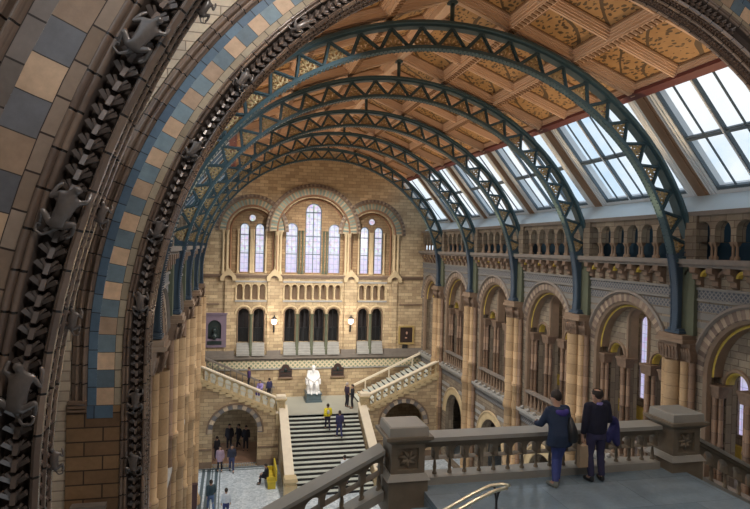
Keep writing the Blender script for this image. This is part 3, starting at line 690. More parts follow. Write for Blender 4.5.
# ------------------------------------------------------------------ roof: coffered ceiling, skylights
YA=-6.4; YE=YB+.2
def Tceil(sgn): return lambda a,b,c:(XC+sgn*(6.2-b*.9352+c*.3540),a,5.12+b*.3540+c*.9352)
def Tsky(sgn): return lambda a,b,c:(XC+sgn*(8.85-b*.643+c*.766),a,2.0+b*.766+c*.643)
LS=6.63; ROW=[.06,2.32,4.57,6.60]
root=thing('ceiling','pitched coffered ceiling with golden painted leaf panels between tan beams','ceiling',kind='structure')
for sgn in (1,-1):
    T=Tceil(sgn)
    m=MB(T); m.box(YA-1,YE,-.35,LS+.1,.42,.5); m.build('roof_boarding','beamd',root)
    for i,s_ in enumerate(ROW[1:-1]):
        m=MB(T); m.box(YA-.5,YE,s_-.16,s_+.16,-.06,.42); m.box(YA-.5,YE,s_-.11,s_+.11,-.12,-.06); m.build('purlin','beam',root)
        m=MB(T); a=YA
        while a<YE-.2:
            m.face([(a,s_-.08,-.125),(a+.13,s_-.02,-.15),(a+.16,s_+.08,-.125),(a+.03,s_+.02,-.15)]); m.box(a,a+.09,s_-.085,s_+.085,-.16,-.12); a+=.2
        m.build('purlin_beading','beamd',root)
    m=MB(T); m.box(YA-.5,YE,-.22,.05,-.04,.42); m.box(YA-.5,YE,.05,.13,-.10,.42); m.build('eaves_fascia','red',root)
    m=MB(T); m.box(YA-.5,YE,LS-.16,LS+.02,-.10,.42); m.build('ridge_beam','beam',root)
    k=-1; a=Y0-4*B
    while a<YE:
        for j in (0,1,2):
            y0=a+j*B/3; y1=min(y0+B/3,YE)
            if y1-y0<.7 or y1<YA: continue
            w=.16 if j==0 else .08
            m=MB(T); m.box(y0-w,y0+w,0,LS,-.02 if j else -.05,.42)
            if j==0: m.box(y0-.09,y0+.09,0,LS,-.09,-.05)
            else: m.box(y0-.035,y0+.035,0,LS,-.05,-.02)
            m.build('cross_beam','beam',root)
            for r in range(3):
                s0,s1=ROW[r]+.16-(.10 if r==0 else 0),ROW[r+1]-.16
                b0,b1=y0+(.16 if j==0 else .08),y1-(.16 if j==2 else .08)
                m=MB(T)
                for d0,d1,c in ((0,.05,.04),(.05,.09,.10),(.09,.13,.15)):
                    for q in ((b0+d0,b0+d1,s0+d0,s1-d0),(b1-d1,b1-d0,s0+d0,s1-d0)): m.box(*q,c,.42)
                    for q in ((b0+d1,b1-d1,s0+d0,s0+d1),(b0+d1,b1-d1,s1-d1,s1-d0)): m.box(*q,c,.42)
                m.build('coffer_frame','beam' if (r+j)%2 else 'beam',root)
                m=MB(T); e=.13; g=.18; m.box(b0+e,b1-e,s0+e,s0+g,.18,.42);m.box(b0+e,b1-e,s1-g,s1-e,.18,.42);m.box(b0+e,b0+g,s0+e,s1-e,.18,.42);m.box(b1-g,b1-e,s0+e,s1-e,.18,.42); m.build('coffer_border','beamd',root)
                m=MB(T); m.face([(b0+.15,s0+.15,.22),(b1-.15,s0+.15,.22),(b1-.15,s1-.15,.22),(b0+.15,s1-.15,.22)]); m.build('leaf_panel','panel',root)
        a+=B
SL=4.05
for sgn in (1,-1):
    T=Tsky(sgn); TW=Tside(sgn,FACE)
    m=MB(TW); m.face([(YA-.5,1.42,.0),(YE,1.42,0),(YE,2.02,.62),(YA-.5,2.02,.62)]); m.face([(YA-.5,1.30,.1),(YE,1.30,.1),(YE,1.9,.72),(YA-.5,1.9,.72)]); m.build('trim_%d'%(1 if sgn>0 else 2),'sillpaint')
    o=COL.objects[-1]; tag(o,'pale painted sloping sill under the %s row of skylights'%('right' if sgn>0 else 'left'),'sill',kind='structure')
    for k in range(-4,5):
        a0=Y0+k*B; a1=min(a0+B,YE)
        WN+=1
        ordn={-4:'last one behind the viewer',-3:'above the viewer',-2:'between the two masonry arches',-1:'beside the masonry arch',0:'second from the masonry arch',1:'third from the masonry arch',2:'fourth from the masonry arch',3:'fifth from the masonry arch',4:'short and next to the end wall'}[k]
        w=thing('window_%d'%WN,'slanting roof window on the %s, %s'%('right' if sgn>0 else 'left',ordn),'window',kind='structure')
        if k==4:
            m=MB(T); m.box(a0,a1,-.1,SL+.1,.0,.12); m.build('window_frame','timber',w) if False else None
        g0,g1=a0+.62,a1-.62
        if k==4: g0,g1=a0+.5,a1-1.0; 
        lo=.10
        # moulded timber strips beside the rib, then white reveals
        m=MB(T)
        for e0,e1,c in ((a0-.02,a0+.16,.06),(a0+.16,a0+.26,.09),(a1-.16,a1+.02,.06),(a1-.26,a1-.16,.09)):
            m.box(e0,e1,-.15,SL+.1,c,.5)
        m.build('timber_jamb','timber',w)
        m=MB(T)
        for e0,e1,c in ((a0+.26,a0+.35,.10),(a0+.35,a0+.38,.15),(a0+.38,a0+.47,.11),(a0+.47,a0+.50,.16),(a0+.50,a0+.62,.12)):
            m.box(e0,e1,-.15,SL+.1,c,.5); m.box(a0+a1-e1,a0+a1-e0,-.15,SL+.1,c,.5)
        m.box(g0,g1,-.15,lo,.12,.5)
        m.build('white_reveal','paint',w)
        if g1-g0<.5: continue
        n=3 if k<4 else 1; st=(g1-g0)/n; zc=.15
        m=MB(T)
        for i in range(n+1):
            x=g0+i*st
            m.box(x-.065,x-.02,lo,SL,zc-.02,zc+.1); m.box(x+.03,x+.065,lo,SL,zc-.02,zc+.1)
        for i in range(n): x=g0+(i+.5)*st; m.box(x-.022,x+.022,lo,SL,zc+.0,zc+.05)
        m.box(g0,g1,SL*.5-.05,SL*.5+.03,zc-.03,zc+.08); m.box(g0,g1,SL*.5+.06,SL*.5+.10,zc-.01,zc+.08); m.box(g0,g1,lo-.02,lo+.10,zc-.03,zc+.08)
        m.build('window_frame','frame',w)
        m=MB(T)
        for i in range(n+1): x=g0+i*st; m.box(x-.02,x+.03,lo,SL,zc-.05,zc+.1)
        m.build('mullion','paint',w)
        for i in range(n*2):
            for q in ((lo+.06,SL*.5-.02),(SL*.5+.03,SL)):
                m=MB(T); x=g0+i*st/2; m.face([(x+.03,q[0],zc+.03),(x+st/2-.03,q[0],zc+.03),(x+st/2-.03,q[1],zc+.03),(x+.03,q[1],zc+.03)]); m.build('pane','pane',w)

# ------------------------------------------------------------------ iron ribs
def rib_parts():
    root=thing('iron_rib','', 'arch rib',(XC,Y0,0))
    zc=-1.75; ro,ri=8.55,7.90
    def P(r,t): return (-r*math.cos(t),zc+r*math.sin(t))
    SXR,SZR=1.013,.971
    T=lambda a,b,c:(a*SXR,c,zc+(b-zc)*SZR)
    def part(m,n,mt): o=m.build(n,mt); o.parent=root; return o
    t0=math.radians(12)
    for nm,r,w in (('outer_chord',ro,.15),('inner_chord',ri,.15)):
        m=MB(T); m.sweep(0,zc,[(r-.05,-w),(r+.05,-w),(r+.05,w),(r-.05,w),(r-.05,-w)],None,72,t0,PI-t0)
        if r==ri:
            for i in range(170):
                t=t0+(PI-2*t0)*i/169
                for c in (-.10,.10):
                    x,z=P(ri-.06,t); m.box(x-.018,x+.018,z-.018,z+.018,c-.018,c+.018)
        part(m,nm,'iron')
    m=MB(T); m.sweep(0,zc,[(ro+.02,-.28),(ro+.10,-.28),(ro+.10,.28),(ro+.02,.28),(ro+.02,-.28)],None,72,t0,PI-t0); part(m,'top_flange','iron')
    n=25; ts=[t0+(PI-2*t0)*i/n for i in range(n+1)]
    m=MB(T)
    for i in range(n):
        a,b=P(ri+.04,ts[i]),P(ri+.04,ts[i+1]); c=P(ro-.04,(ts[i]+ts[i+1])/2)
        for q in (a,b):
            m.bar((*q,-.03),(*c,-.03),.10,.06)
            m.bar((*q,-.085),(*c,-.085),.035,.06)
        m.tube([(c[0],c[1],-.09),(c[0],c[1],.09)],.07,6)
        if i: m.tube([(a[0],a[1],-.09),(a[0],a[1],.09)],.08,6)
    part(m,'lattice','iron')
    # scroll ornaments: one built, the rest share its mesh
    m=MB(T); 
    def spiral(cx,cz,s,fl):
        return [(cx+fl*s*(1-i/14)*math.cos(1.5+i*.55),cz+s*(1-i/14)*math.sin(1.5+i*.55),0) for i in range(12)]
    m.tube([(0,.04,0),(0,.42,0)],.034,5)
    for fl in (-1,1):
        m.tube([(0,.06,0),(fl*.12,.10,0),(fl*.20,.06,0)],.032,5)
        m.tube([(0,.12,0)]+spiral(fl*.14,.17,.085,fl),.028,5)
        m.tube([(0,.24,0)]+spiral(fl*.075,.31,.05,fl),.022,5)
    m.lathe(0,0,[(0,.36),(.05,.40),(.03,.46),(0,.50)],6)
    m.T=lambda a,b,c:(a*1.3,c*1.3,b*1.12)
    m.v=[(x*1.3,y*1.5,z*1.12) for x,y,z in m.v]
    orn=m.build('scroll_ornament','gilt'); me=orn.data; bpy.data.objects.remove(orn)
    for i in range(n):
        t=(ts[i]+ts[i+1])/2; x,z=P(ri+.05,t); o=bpy.data.objects.new('scroll_ornament',me); COL.objects.link(o)
        o.matrix_basis=Matrix.Translation((x*SXR,0,zc+(z-zc)*SZR))@Matrix.Rotation(t-PI/2,4,'Y'); o.parent=root
    # solid legs curving down to the brackets
    for s in (-1,1):
        tb=math.asin((-2.5-zc)/ri); tt=t0+.03
        m=MB(T); pr=[(ri-.02,-.10),(ri+.40,-.10),(ri+.40,.10),(ri-.02,.10),(ri-.02,-.10)]
        a,b=(tb,tt) if s<0 else (PI-tt,PI-tb)
        m.sweep(0,zc,pr,None,12,a,b)
        for q in ((ri-.06,.17),(ri+.38,.17)): m.sweep(0,zc,[(q[0],-q[1]),(q[0]+.06,-q[1]),(q[0]+.06,q[1]),(q[0],q[1]),(q[0],-q[1])],None,12,a,b)
        for i in range(40):
            t=a+(b-a)*i/39; x,z=P(ri-.07,t)
            for c in (-.13,.13): m.box(x-.016,x+.016,z-.016,z+.016,c-.016,c+.016)
        part(m,'leg','ironleg')
        m=MB(T); x=s*(ri+.16); x0=x-.30;x1=x+.28
        m.box(x0,x1,-2.52,-2.44,-.32,.32); m.box(x0+.06,x1-.04,-2.44,-2.36,-.26,.26); part(m,'foot_plate','ironleg')
        # gusset where lattice meets leg
        p,q=P(ri+.0,t0+.0),P(ro,t0+.0)
        m=MB(T); sx=-1 if s<0 else 1
        m.bar((sx*abs(p[0]),p[1],-.05),(sx*abs(q[0]),q[1]+.10,-.05),.10,.30)
        part(m,'gusset','iron')
    m=MB(T); m.tube([(0,6.82,0),(0,7.66,0)],.07,8); m.box(-.14,.14,6.84,6.92,-.14,.14); m.box(-.12,.12,7.52,7.62,-.12,.12); part(m,'hanger','iron')
    return root
rb=rib_parts()
RN=['blue-grey iron lattice arch rib closest to the masonry arch, its top near the picture edge','iron lattice arch rib landing near the hooded man, second of five','middle one of the five iron lattice arch ribs','fourth iron lattice arch rib from the masonry arch','iron lattice arch rib closest to the end wall']
for k in range(5):
    o=rb if k==0 else copy_tree(rb); o.location=(XC,Y0+k*B,0); tag(o,RN[k],'arch rib','iron ribs across the roof')

# ------------------------------------------------------------------ floors
m=MB(); m.box(-9,20,GZ-.3,GZ,-1,YB+1); o=m.build('floor','mosaic'); tag(o,'pale blue-grey mosaic floor of the hall','floor',kind='structure')
m=MB(); 
for x0,x1 in ((-1.52,-1.34),(-1.22,-1.0),(-.92,-.86),(-.74,-.56),(-.46,-.40)): m.box(x0,x1,GZ,GZ+.006,20,39.2)
o=m.build('trim_3','plinth'); tag(o,'dark inlaid border stripes running along the hall floor','floor border',kind='structure')
m=MB(); m.box(-2.0,2.9,GZ,GZ+.006,39.05,39.25); m.box(-2.0,2.9,GZ,GZ+.006,38.75,38.85); o=m.build('trim_4','plinth'); tag(o,'dark inlaid stripe across the floor before the left arch','floor border',kind='structure')
m=MB(); 
for i in range(17): m.box(-.9+i*.16,-.82+i*.16,GZ,GZ+.012,39.35,39.95)
o=m.build('floor_grating','string'); tag(o,'pale barred grating in the floor under the left stair arch','floor grating',kind='structure')
m=MB(); m.box(-2.2,14.4,GZ,GZ+.01,40.0,YB); o=m.build('floor_under_stairs','ochre'); tag(o,'reddish tan floor beneath the far side stairs','floor',kind='structure')
# near landing, with the two flights that leave it sideways
m=MB(); m.box(3.42,8.90,LZ-.35,LZ,5.9,10.75); o=m.build('floor_landing','landing'); tag(o,'glossy blue-grey stone landing where the two men stand','landing',kind='structure')
for sg,nm in ((-1,'left'),(1,'right')):
    st=thing('stair_flight','short stone flight dropping from the near landing towards the %s'%nm,'stairs',kind='structure')
    x=3.42 if sg<0 else 8.86
    for i in range(11):
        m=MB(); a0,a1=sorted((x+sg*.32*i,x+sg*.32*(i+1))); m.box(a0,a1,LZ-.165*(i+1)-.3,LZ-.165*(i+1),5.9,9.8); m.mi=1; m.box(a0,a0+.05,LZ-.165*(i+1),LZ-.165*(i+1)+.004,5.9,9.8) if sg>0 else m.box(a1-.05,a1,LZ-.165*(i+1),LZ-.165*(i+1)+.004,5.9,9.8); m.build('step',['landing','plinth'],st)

# ------------------------------------------------------------------ balustrades
def balustrade(name,label,cat,Yc,x0,x1,zf,slope,sref,H,mod,w,mats,stepped=False,group=None):
    """runs along X at depth Yc; zf = floor height at sref"""
    root=thing(name,label,cat,(0,0,0),group=group); T=Tfront(Yc,0,slope,sref)
    stone,rail=mats
    m=MB(T); m.box(x0,x1,zf+H-.085*H/1.0,zf+H,-w*.62,w*.62); m.build('coping',rail,root)
    m=MB(T); m.box(x0,x1,zf+H*.84,zf+H*.915,-w*.48,w*.48); m.build('rail_moulding',stone,root)
    m=MB(T); m.box(x0,x1,zf-.02,zf+H*.16,-w*.52,w*.52); m.build('base_course',rail if not stepped else stone,root)
    if stepped:
        m=MB(Tfront(Yc)); n=int((x1-x0)/.42)
        for i in range(n+1):
            a=x0+i*(x1-x0)/(n+1); b=a+(x1-x0)/(n+1); z=zf+slope*((a+b)/2-sref); m.box(a,b,z-.22,z-.02,-w*.62,w*.3)
        m.build('stepped_band',stone,root)
    n=max(2,round((x1-x0)/mod)); st=(x1-x0)/n
    hs=[[(a,min(b,zf+H*.835)) for a,b in hole(x0+st*(i+.5),zf+H*.50,zf+H*.645,st*.37,10)] for i in range(n)]
    m=MB(T); m.plate([(x0,zf+H*.495),(x1,zf+H*.495),(x1,zf+H*.85),(x0,zf+H*.85)],hs,-w*.30,w*.30); m.build('arcaded_head',stone,root)
    for i in range(n+1):
        a=x0+st*i; a=min(max(a,x0+.05),x1-.05)
        m=MB(T); r=st*(.10 if not stepped else .19)
        m.lathe(a,0,[(r*1.5,zf+H*.15),(r*1.5,zf+H*.19),(r*.9,zf+H*.22),(r*1.25,zf+H*.30),(r*.75,zf+H*.44),(r*.75,zf+H*.47),(r*1.3,zf+H*.50)],8); m.build('baluster',stone,root)
    return root
def newel(label,x,y,zf,H,w,stone='stonebal',top='railtop'):
    root=thing('newel_post',label,'newel post',(x,y,zf)); T=lambda a,b,c:(a,c,b)
    def part(m,n,mt,pa=None): o=m.build(n,mt); o.parent=pa or root; return o
    h=w/2
    m=MB(T); m.box(-h*1.0,h*1.0,-.45*H,.22*H,-h,h); part(m,'base_block',stone)
    m=MB(T); m.frust(0,0,h*1.12,h*1.12,.20*H,h*.92,h*.92,.30*H); part(m,'base_moulding',top)
    m=MB(T); q=h*.86
    m.plate([(-q,.28*H),(q,.28*H),(q,.80*H),(-q,.80*H)],[[(-q*.62,.36*H),(q*.62,.36*H),(q*.62,.72*H),(-q*.62,.72*H)]],-q,-q+.06); m.box(-q,q,.28*H,.80*H,-q+.055,q); dd=part(m,'die',stone)
    m=MB(T)
    for i in range(7):
        t=i*2*PI/7; m.tube([(0,.54*H,-q+.04),(.10*w*math.cos(t),.54*H+.10*w*math.sin(t),-q+.02),(.24*w*math.cos(t+.3),.54*H+.22*w*math.sin(t+.3),-q+.045)],[.03*w,.06*w,.02*w],5)
    m.lathe(0,-q+.05,[(0,.50*H),(.05*w,.54*H),(0,.58*H)],6); part(m,'carved_rosette',stone,dd)
    m=MB(T); m.frust(0,0,q,q,.79*H,h*1.18,h*1.18,.88*H); m.box(-h*1.2,h*1.2,.88*H,.93*H,-h*1.2,h*1.2); part(m,'cap_moulding',stone)
    m=MB(T); m.frust(0,0,h*1.02,h*1.02,.93*H,h*.98,h*.98,1.07*H); m.frust(0,0,h*.98,h*.98,1.07*H,h*.9,h*.9,1.085*H); part(m,'cap_slab',top)
    return root
bm_=('stonebal','railtop')
balustrade('stone_balustrade','carved stone balustrade across the near landing where the two men lean','balustrade',10.50,3.46,8.50,LZ,0,0,.88,.30,.36,bm_)
balustrade('stone_balustrade','sloping stone balustrade falling away to the left of the near newel posts','balustrade',10.50,-.9,2.74,LZ-.20,.50,2.74,.90,.36,.36,bm_)
balustrade('stone_balustrade','sloping stone balustrade at the right edge, falling from the right newel','balustrade',10.50,9.20,12.4,LZ-.20,-.50,9.20,.90,.36,.36,bm_)
newel('square stone newel with carved panel at the head of the left near flight',3.12,10.42,LZ,1.07,.72)
newel('square stone newel with carved panel at the right corner of the near landing',8.93,10.42,LZ,1.07,.72)
# brass handrail
root=thing('brass_handrail','double brass handrail with looped end rising over the near steps','handrail',(3.9,7.9,LZ))
m=MB(lambda a,b,c:(a,c,b))
pts=[(-4.0,-.87,-.09),(-.45,.80,-.09),(-.18,.90,-.09),(.0,.92,-.07),(.07,.92,0),(.0,.92,.07),(-.18,.90,.09),(-.45,.80,.09),(-4.0,-.87,.09)]
m.tube(pts,.026,8); o=m.build('rail','brass'); o.parent=root
m=MB(lambda a,b,c:(a,c,b)); m.tube([(-.12,.0,0),(-.12,.72,0),(-.12,.86,-.06),(-.12,.89,-.09)],.02,6); m.tube([(-.12,.72,0),(-.12,.86,.06),(-.12,.89,.09)],.018,6); m.lathe(-.12,0,[(.07,0),(.07,.02),(.03,.04)],8); o=m.build('bracket_post','black'); o.parent=root

# ------------------------------------------------------------------ far staircase
SX0,SX1=3.78,8.48; SY0,SY1=34.0,39.35; NS=18
root=thing('staircase','wide main staircase of pale treads and dark risers rising to the statue','staircase',(0,0,0))
rise=(SZ-GZ)/NS; run=(SY1-SY0)/(NS-1)
for i in range(NS):
    y=SY0+run*i; z=GZ+rise*(i+1); y1=y+run+.02 if i<NS-1 else SY1+.05
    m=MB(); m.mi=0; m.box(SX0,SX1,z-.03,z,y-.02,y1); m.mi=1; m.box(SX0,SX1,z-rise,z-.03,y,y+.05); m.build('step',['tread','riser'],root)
for x,nm in ((SX0-.30,-1),(SX1+.30,1)):
    m=MB(lambda a,b,c:(x+c,a,b))
    m.plate([(SY0-.3,GZ),(SY1+.1,GZ),(SY1+.1,SZ+.55),(SY0-.3,GZ+.85)],[],-.22,.22); m.build('parapet_wall','wallback',root)
    m=MB(lambda a,b,c:(x+c,a,b)); m.plate([(SY0-.35,GZ+.82),(SY1+.1,SZ+.53),(SY1+.1,SZ+.68),(SY0-.35,GZ+.97)],[],-.28,.28); m.build('parapet_coping','cream',root)
    m=MB(); m.frust(x,SY0-.35,.36,.36,GZ,.36,.36,GZ+.9); m.frust(x,SY0-.35,.30,.30,GZ+.25,.30,.30,GZ+1.15); m.frust(x,SY0-.35,.40,.40,GZ+1.12,.34,.34,GZ+1.3); m.build('foot_pedestal','creamb',root)
m=MB(); m.box(SX0-.6,SX1+.6,SZ-.25,SZ,SY1,YB); o=m.build('floor_far_landing','landfar'); tag(o,'grey-green landing in front of the white statue','landing',kind='structure')
m=MB(); m.box(SX0-.5,SX0-.42,GZ,SZ-.26,SY1+.55,YB); m.box(SX1+.42,SX1+.5,GZ,SZ-.26,SY1+.55,YB); o=m.build('wall_landing','wallback'); tag(o,'walls carrying the far landing','wall',kind='structure')
for sg in (-1,1):
    nm='left' if sg<0 else 'right'
    xi=3.22 if sg<0 else 9.04; xo=XC-8.35 if sg<0 else XC+8.35
    sl=(2.45/(abs(xo-xi)))*sg
    ax=.44 if sg<0 else 11.75
    rt=thing('side_staircase','far side stair climbing from the landing to the %s above a round arch'%nm,'staircase')
    T=Tfront(SY1)
    a,b=min(xi,xo),max(xi,xo)
    za=SZ-.05+sl*(a-xi) ; zb=SZ-.05+sl*(b-xi)
    m=MB(T); m.plate([(a,GZ),(b,GZ),(b,zb),(a,za)],[hole(ax,GZ+.01,-12.0,1.42,18)],0,.5); m.build('front_wall','wallback',rt)
    m=MB(T); m.sweep(ax,-12.0,[(1.72,.0),(1.72,-.06),(1.46,-.06),(1.42,0)],-12.1,20); m.build('arch_voussoirs','vousgrey',rt)
    m=MB(T); m.sweep(ax,-12.0,[(1.82,.0),(1.82,-.10),(1.74,-.10),(1.72,-.0)],-12.1,20); m.build('arch_hood','buffd',rt)
    for q in ((a,ax-1.45,GZ+1.15,GZ+1.25,-.06,0),(ax+1.45,b,GZ+1.15,GZ+1.25,-.06,0),(a,ax-1.45,GZ,GZ+.4,-.05,0),(ax+1.45,b,GZ,GZ+.4,-.05,0)): m=MB(T); m.box(*q); m.build('wall_string','buffd',rt)
    n=15; L=abs(xo-xi); 
    for i in range(n):
        x0_,x1_=sorted((xi+sg*L*i/n,xi+sg*L*(i+1)/n)); z=SZ+2.45*(i+1)/n
        m=MB(); m.mi=0; m.box(x0_,x1_,z-.04,z,SY1+.5,YB-.3); m.mi=1
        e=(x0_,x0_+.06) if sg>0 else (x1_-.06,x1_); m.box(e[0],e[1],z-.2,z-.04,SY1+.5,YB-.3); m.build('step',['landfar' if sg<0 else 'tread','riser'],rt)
    m=MB(Tfront(YB-.55,0,sl,xi)); m.box(a,b,SZ+.78,SZ+.92,-.10,.10); m.box(a,b,SZ-.3,SZ+.05,-.08,.3)
    nn=13
    for i in range(nn if sg<0 else 3): x=a+(b-a)*(i+.5)/(nn if sg<0 else 3); m.box(x-.04,x+.04,SZ+.0,SZ+.8,-.04,.04)
    m.build('wall_side_rail','cream' if sg>0 else 'ledge',rt)
    balustrade('stone_balustrade','pale arcaded balustrade on the front of the %s far stair'%nm,'balustrade',SY1+.12,a+(0 if sg<0 else .2),b-(.2 if sg<0 else 0),SZ+.12,sl,xi,1.0,.46,.34,('creamb','cream'),True)
    newel('pale newel at the head of the main staircase, %s side'%nm,xi-sg*.12,SY1+.05,SZ-.02,1.25,.62,'creamb','cream')

# ------------------------------------------------------------------ people
def mat_cloth(name,col,r=.85):
    if name not in M: M[name]=m_plain(name,col,r,0,.2,12)
    return name
STAND=dict(pel=(0,0,.93),sp=(0,-.01,1.10),ch=(0,0,1.29),nk=(0,.0,1.46),hd0=(0,.015,1.56),hd1=(0,.01,1.66),
  hipL=(-.09,0,.90),knL=(-.11,.03,.49),anL=(-.12,-.03,.09),toL=(-.14,.12,.045),
  hipR=(.09,0,.90),knR=(.11,.03,.49),anR=(.12,-.03,.09),toR=(.14,.12,.045),
  shL=(-.18,0,1.40),elL=(-.24,-.03,1.13),wrL=(-.25,.06,.89),haL=(-.25,.09,.80),
  shR=(.18,0,1.40),elR=(.24,-.03,1.13),wrR=(.25,.06,.89),haR=(.25,.09,.80))
WALK=dict(knL=(-.10,.16,.52),anL=(-.11,.22,.10),toL=(-.12,.37,.06),knR=(.10,-.02,.49),anR=(.11,-.26,.14),toR=(.11,-.13,.05),elL=(-.23,-.12,1.14),wrL=(-.24,-.10,.90),haL=(-.24,-.08,.81),wrR=(.25,.16,.94),haR=(.25,.22,.86))
SEAT=dict(pel=(0,0,.50),sp=(0,.0,.68),ch=(0,.02,.88),nk=(0,.05,1.05),hd0=(0,.08,1.14),hd1=(0,.09,1.24),
  hipL=(-.09,.02,.50),knL=(-.12,.44,.52),anL=(-.12,.42,.10),toL=(-.13,.57,.05),hipR=(.09,.02,.50),knR=(.12,.44,.52),anR=(.12,.42,.10),toR=(.13,.57,.05),
  shL=(-.18,.02,.98),elL=(-.23,.10,.74),wrL=(-.13,.32,.66),haL=(-.08,.40,.64),shR=(.18,.02,.98),elR=(.23,.10,.74),wrR=(.13,.32,.66),haR=(.08,.40,.64))
IDT=lambda a,b,c:(a,b,c)
def loft(m,rings,n=16):
    R_=[[(c.x+rx*math.cos(2*PI*i/n),c.y+ry*math.sin(2*PI*i/n),c.z) for i in range(n)] for c,rx,ry in rings]
    for p,q in zip(R_,R_[1:]):
        for i in range(n): m.face([p[i],p[(i+1)%n],q[(i+1)%n],q[i]],None,True)
    m.face(R_[0][::-1]); m.face(R_[-1])
def ball(m,c,r,n=10):
    for i in range(n):
        for j in range(n//2):
            P=lambda u,v:(c[0]+r*math.sin(PI*v/(n//2))*math.cos(2*PI*u/n),c[1]+r*math.sin(PI*v/(n//2))*math.sin(2*PI*u/n),c[2]+r*math.cos(PI*v/(n//2)))
            m.face([P(i,j),P(i+1,j),P(i+1,j+1),P(i,j+1)],None,True)
def fuse(m,name,mat,parent,vox,sm=6):
    o=m.build(name,mat); md=o.modifiers.new('r','REMESH'); md.mode='VOXEL'; md.voxel_size=vox; md.use_smooth_shade=True
    q=o.modifiers.new('s','SMOOTH'); q.iterations=sm; q.factor=.5
    dg=bpy.context.evaluated_depsgraph_get(); nm=bpy.data.meshes.new_from_object(o.evaluated_get(dg)); o.modifiers.clear(); o.data=nm; nm.name=name
    if not nm.materials: nm.materials.append(M[mat] if isinstance(mat,str) else mat)
    for p in nm.polygons: p.use_smooth=True
    o.parent=parent; return o
def person(label,loc,h,yaw,pose=None,top=('cl_black',(.02,.02,.03)),legs=('cl_dark',(.03,.03,.05)),hair='hairb',coat=0,near=False,bald=False,bulk=1.0,bodymat='skin',root=None,group=None,gar=True):
    J=dict(STAND); 
    for p in (pose or []): J.update(p)
    k=h/1.75; J={a:Vector(b)*k for a,b in J.items()}
    if root is None: root=thing('person',label,'person',loc,yaw,group)
    sub=2 if near else 1
    s=Sk(); A=lambda n,r,to=None: s.add(n,J[n],r*k,to)
    A('pel',.105);A('sp',.10,'pel');A('ch',.11,'sp');A('nk',.055,'ch')
    hd=(J['hd0']+J['hd1'])/2; s.add('hd0',J['hd0'],(.088*k,.098*k),'nk'); s.add('hd1',J['hd1'],(.092*k,.106*k),'hd0'); s.add('hd2',J['hd1']+(J['hd1']-J['hd0']).normalized()*.05*k,.062*k,'hd1')
    f=Vector((0,1,0)); s.add('nose',J['hd0']+f*.105*k+Vector((0,0,.045*k)),.014*k,'hd0')
    for q in (-1,1): s.add('ear%d'%q,(J['hd0']+J['hd1'])/2+Vector((q*.088*k,0,-.01*k)),.015*k,'hd0')
    for S in 'LR':
        sg=-1 if S=='L' else 1
        A('hip'+S,.08,'pel');A('kn'+S,.062,'hip'+S);A('an'+S,.042,'kn'+S);s.add('he'+S,J['an'+S]+Vector((0,-.03*k,-.04*k)),.035*k,'an'+S);A('to'+S,.034,'an'+S)
        A('sh'+S,.050,'ch');A('el'+S,.040,'sh'+S);A('wr'+S,.030,'el'+S)
        w,hh=J['wr'+S],J['ha'+S]; d=(hh-w).normalized(); lat=d.cross(Vector((1,0,0))); lat=lat.normalized() if lat.length>.1 else Vector((0,1,0)); nrm=lat.cross(d)
        s.add('pa'+S,hh,(.030*k,.022*k),'wr'+S)
        for i,L in enumerate((.072,.082,.078,.060)):
            b=hh+lat*(i-1.5)*.021*k+d*.02*k; m1=b+d*L*.5*k+nrm*(-sg)*.012*k; t=b+d*L*.85*k+nrm*(-sg)*.038*k
            s.add('f%d'%i+S,b,.0095*k,'pa'+S); s.add('g%d'%i+S,m1,.0085*k,'f%d'%i+S); s.add('t%d'%i+S,t,.0075*k,'g%d'%i+S)
        tb=w+(hh-w)*.5-lat*.030*k; s.add('tb'+S,tb,.012*k,'wr'+S); s.add('tt'+S,tb+d*.05*k-lat*.022*k-nrm*sg*.01*k,.009*k,'tb'+S)
    body=skin_obj('body',s.p,s.e,s.r,bodymat,root,sub)
    if not gar: return root
    vox=.014 if near else .028
    mt=mat_cloth(*legs); m=MB(IDT)
    pe=J['pel']; z=Vector((0,0,1))
    loft(m,[(pe+z*.10*k,.14*k,.11*k),(pe+z*.03*k,.168*k,.125*k),(pe-z*.08*k,.172*k,.13*k),(pe-z*.14*k,.15*k,.12*k)])
    for S in 'LR':
        hp,kn,an=J['hip'+S],J['kn'+S],J['an'+S]
        m.tube([hp+z*.02*k,hp+(kn-hp)*.3,hp+(kn-hp)*.75,kn,kn+(an-kn)*.35,kn+(an-kn)*.95],[.095*k,.098*k,.078*k,.070*k,.071*k,.062*k],12)
    fuse(m,'trousers',mt,root,vox)
    mt=mat_cloth(*top); m=MB(IDT); ch,nk=J['ch'],J['nk']; sh=(J['shL']+J['shR'])/2
    low=pe-z*.02*k if not coat else pe*(1-coat)+((J['knL']+J['knR'])/2)*coat
    rg=[(low,(.175 if not coat else .215)*k,(.13 if not coat else .165)*k)]
    if coat: rg.append((pe+z*.04*k,.200*k,.15*k))
    rg+=[(J['sp'],.188*k,.138*k),(ch,.222*k,.148*k),(sh+(ch-sh)*.25+z*.02*k,.215*k,.13*k),(sh+z*.05*k,.16*k,.10*k),(nk+z*.0*k,.068*k,.07*k)]
    loft(m,[(c_,a_*bulk,b_*bulk) for c_,a_,b_ in rg[:-1]]+[rg[-1]])
    for S in 'LR':
        a_,e_,w_=J['sh'+S],J['el'+S],J['wr'+S]
        m.tube([a_,a_+(e_-a_)*.5,e_],[.084*k,.076*k,.066*k],12); m.tube([e_,e_+(w_-e_)*.5,e_+(w_-e_)*.95],[.066*k,.060*k,.050*k],12)
        ball(m,e_,.066*k,12); ball(m,a_,.086*k,12); ball(m,a_+(sh-a_)*.3,.088*k,12); ball(m,a_+(e_-a_)*.2,.083*k,12)
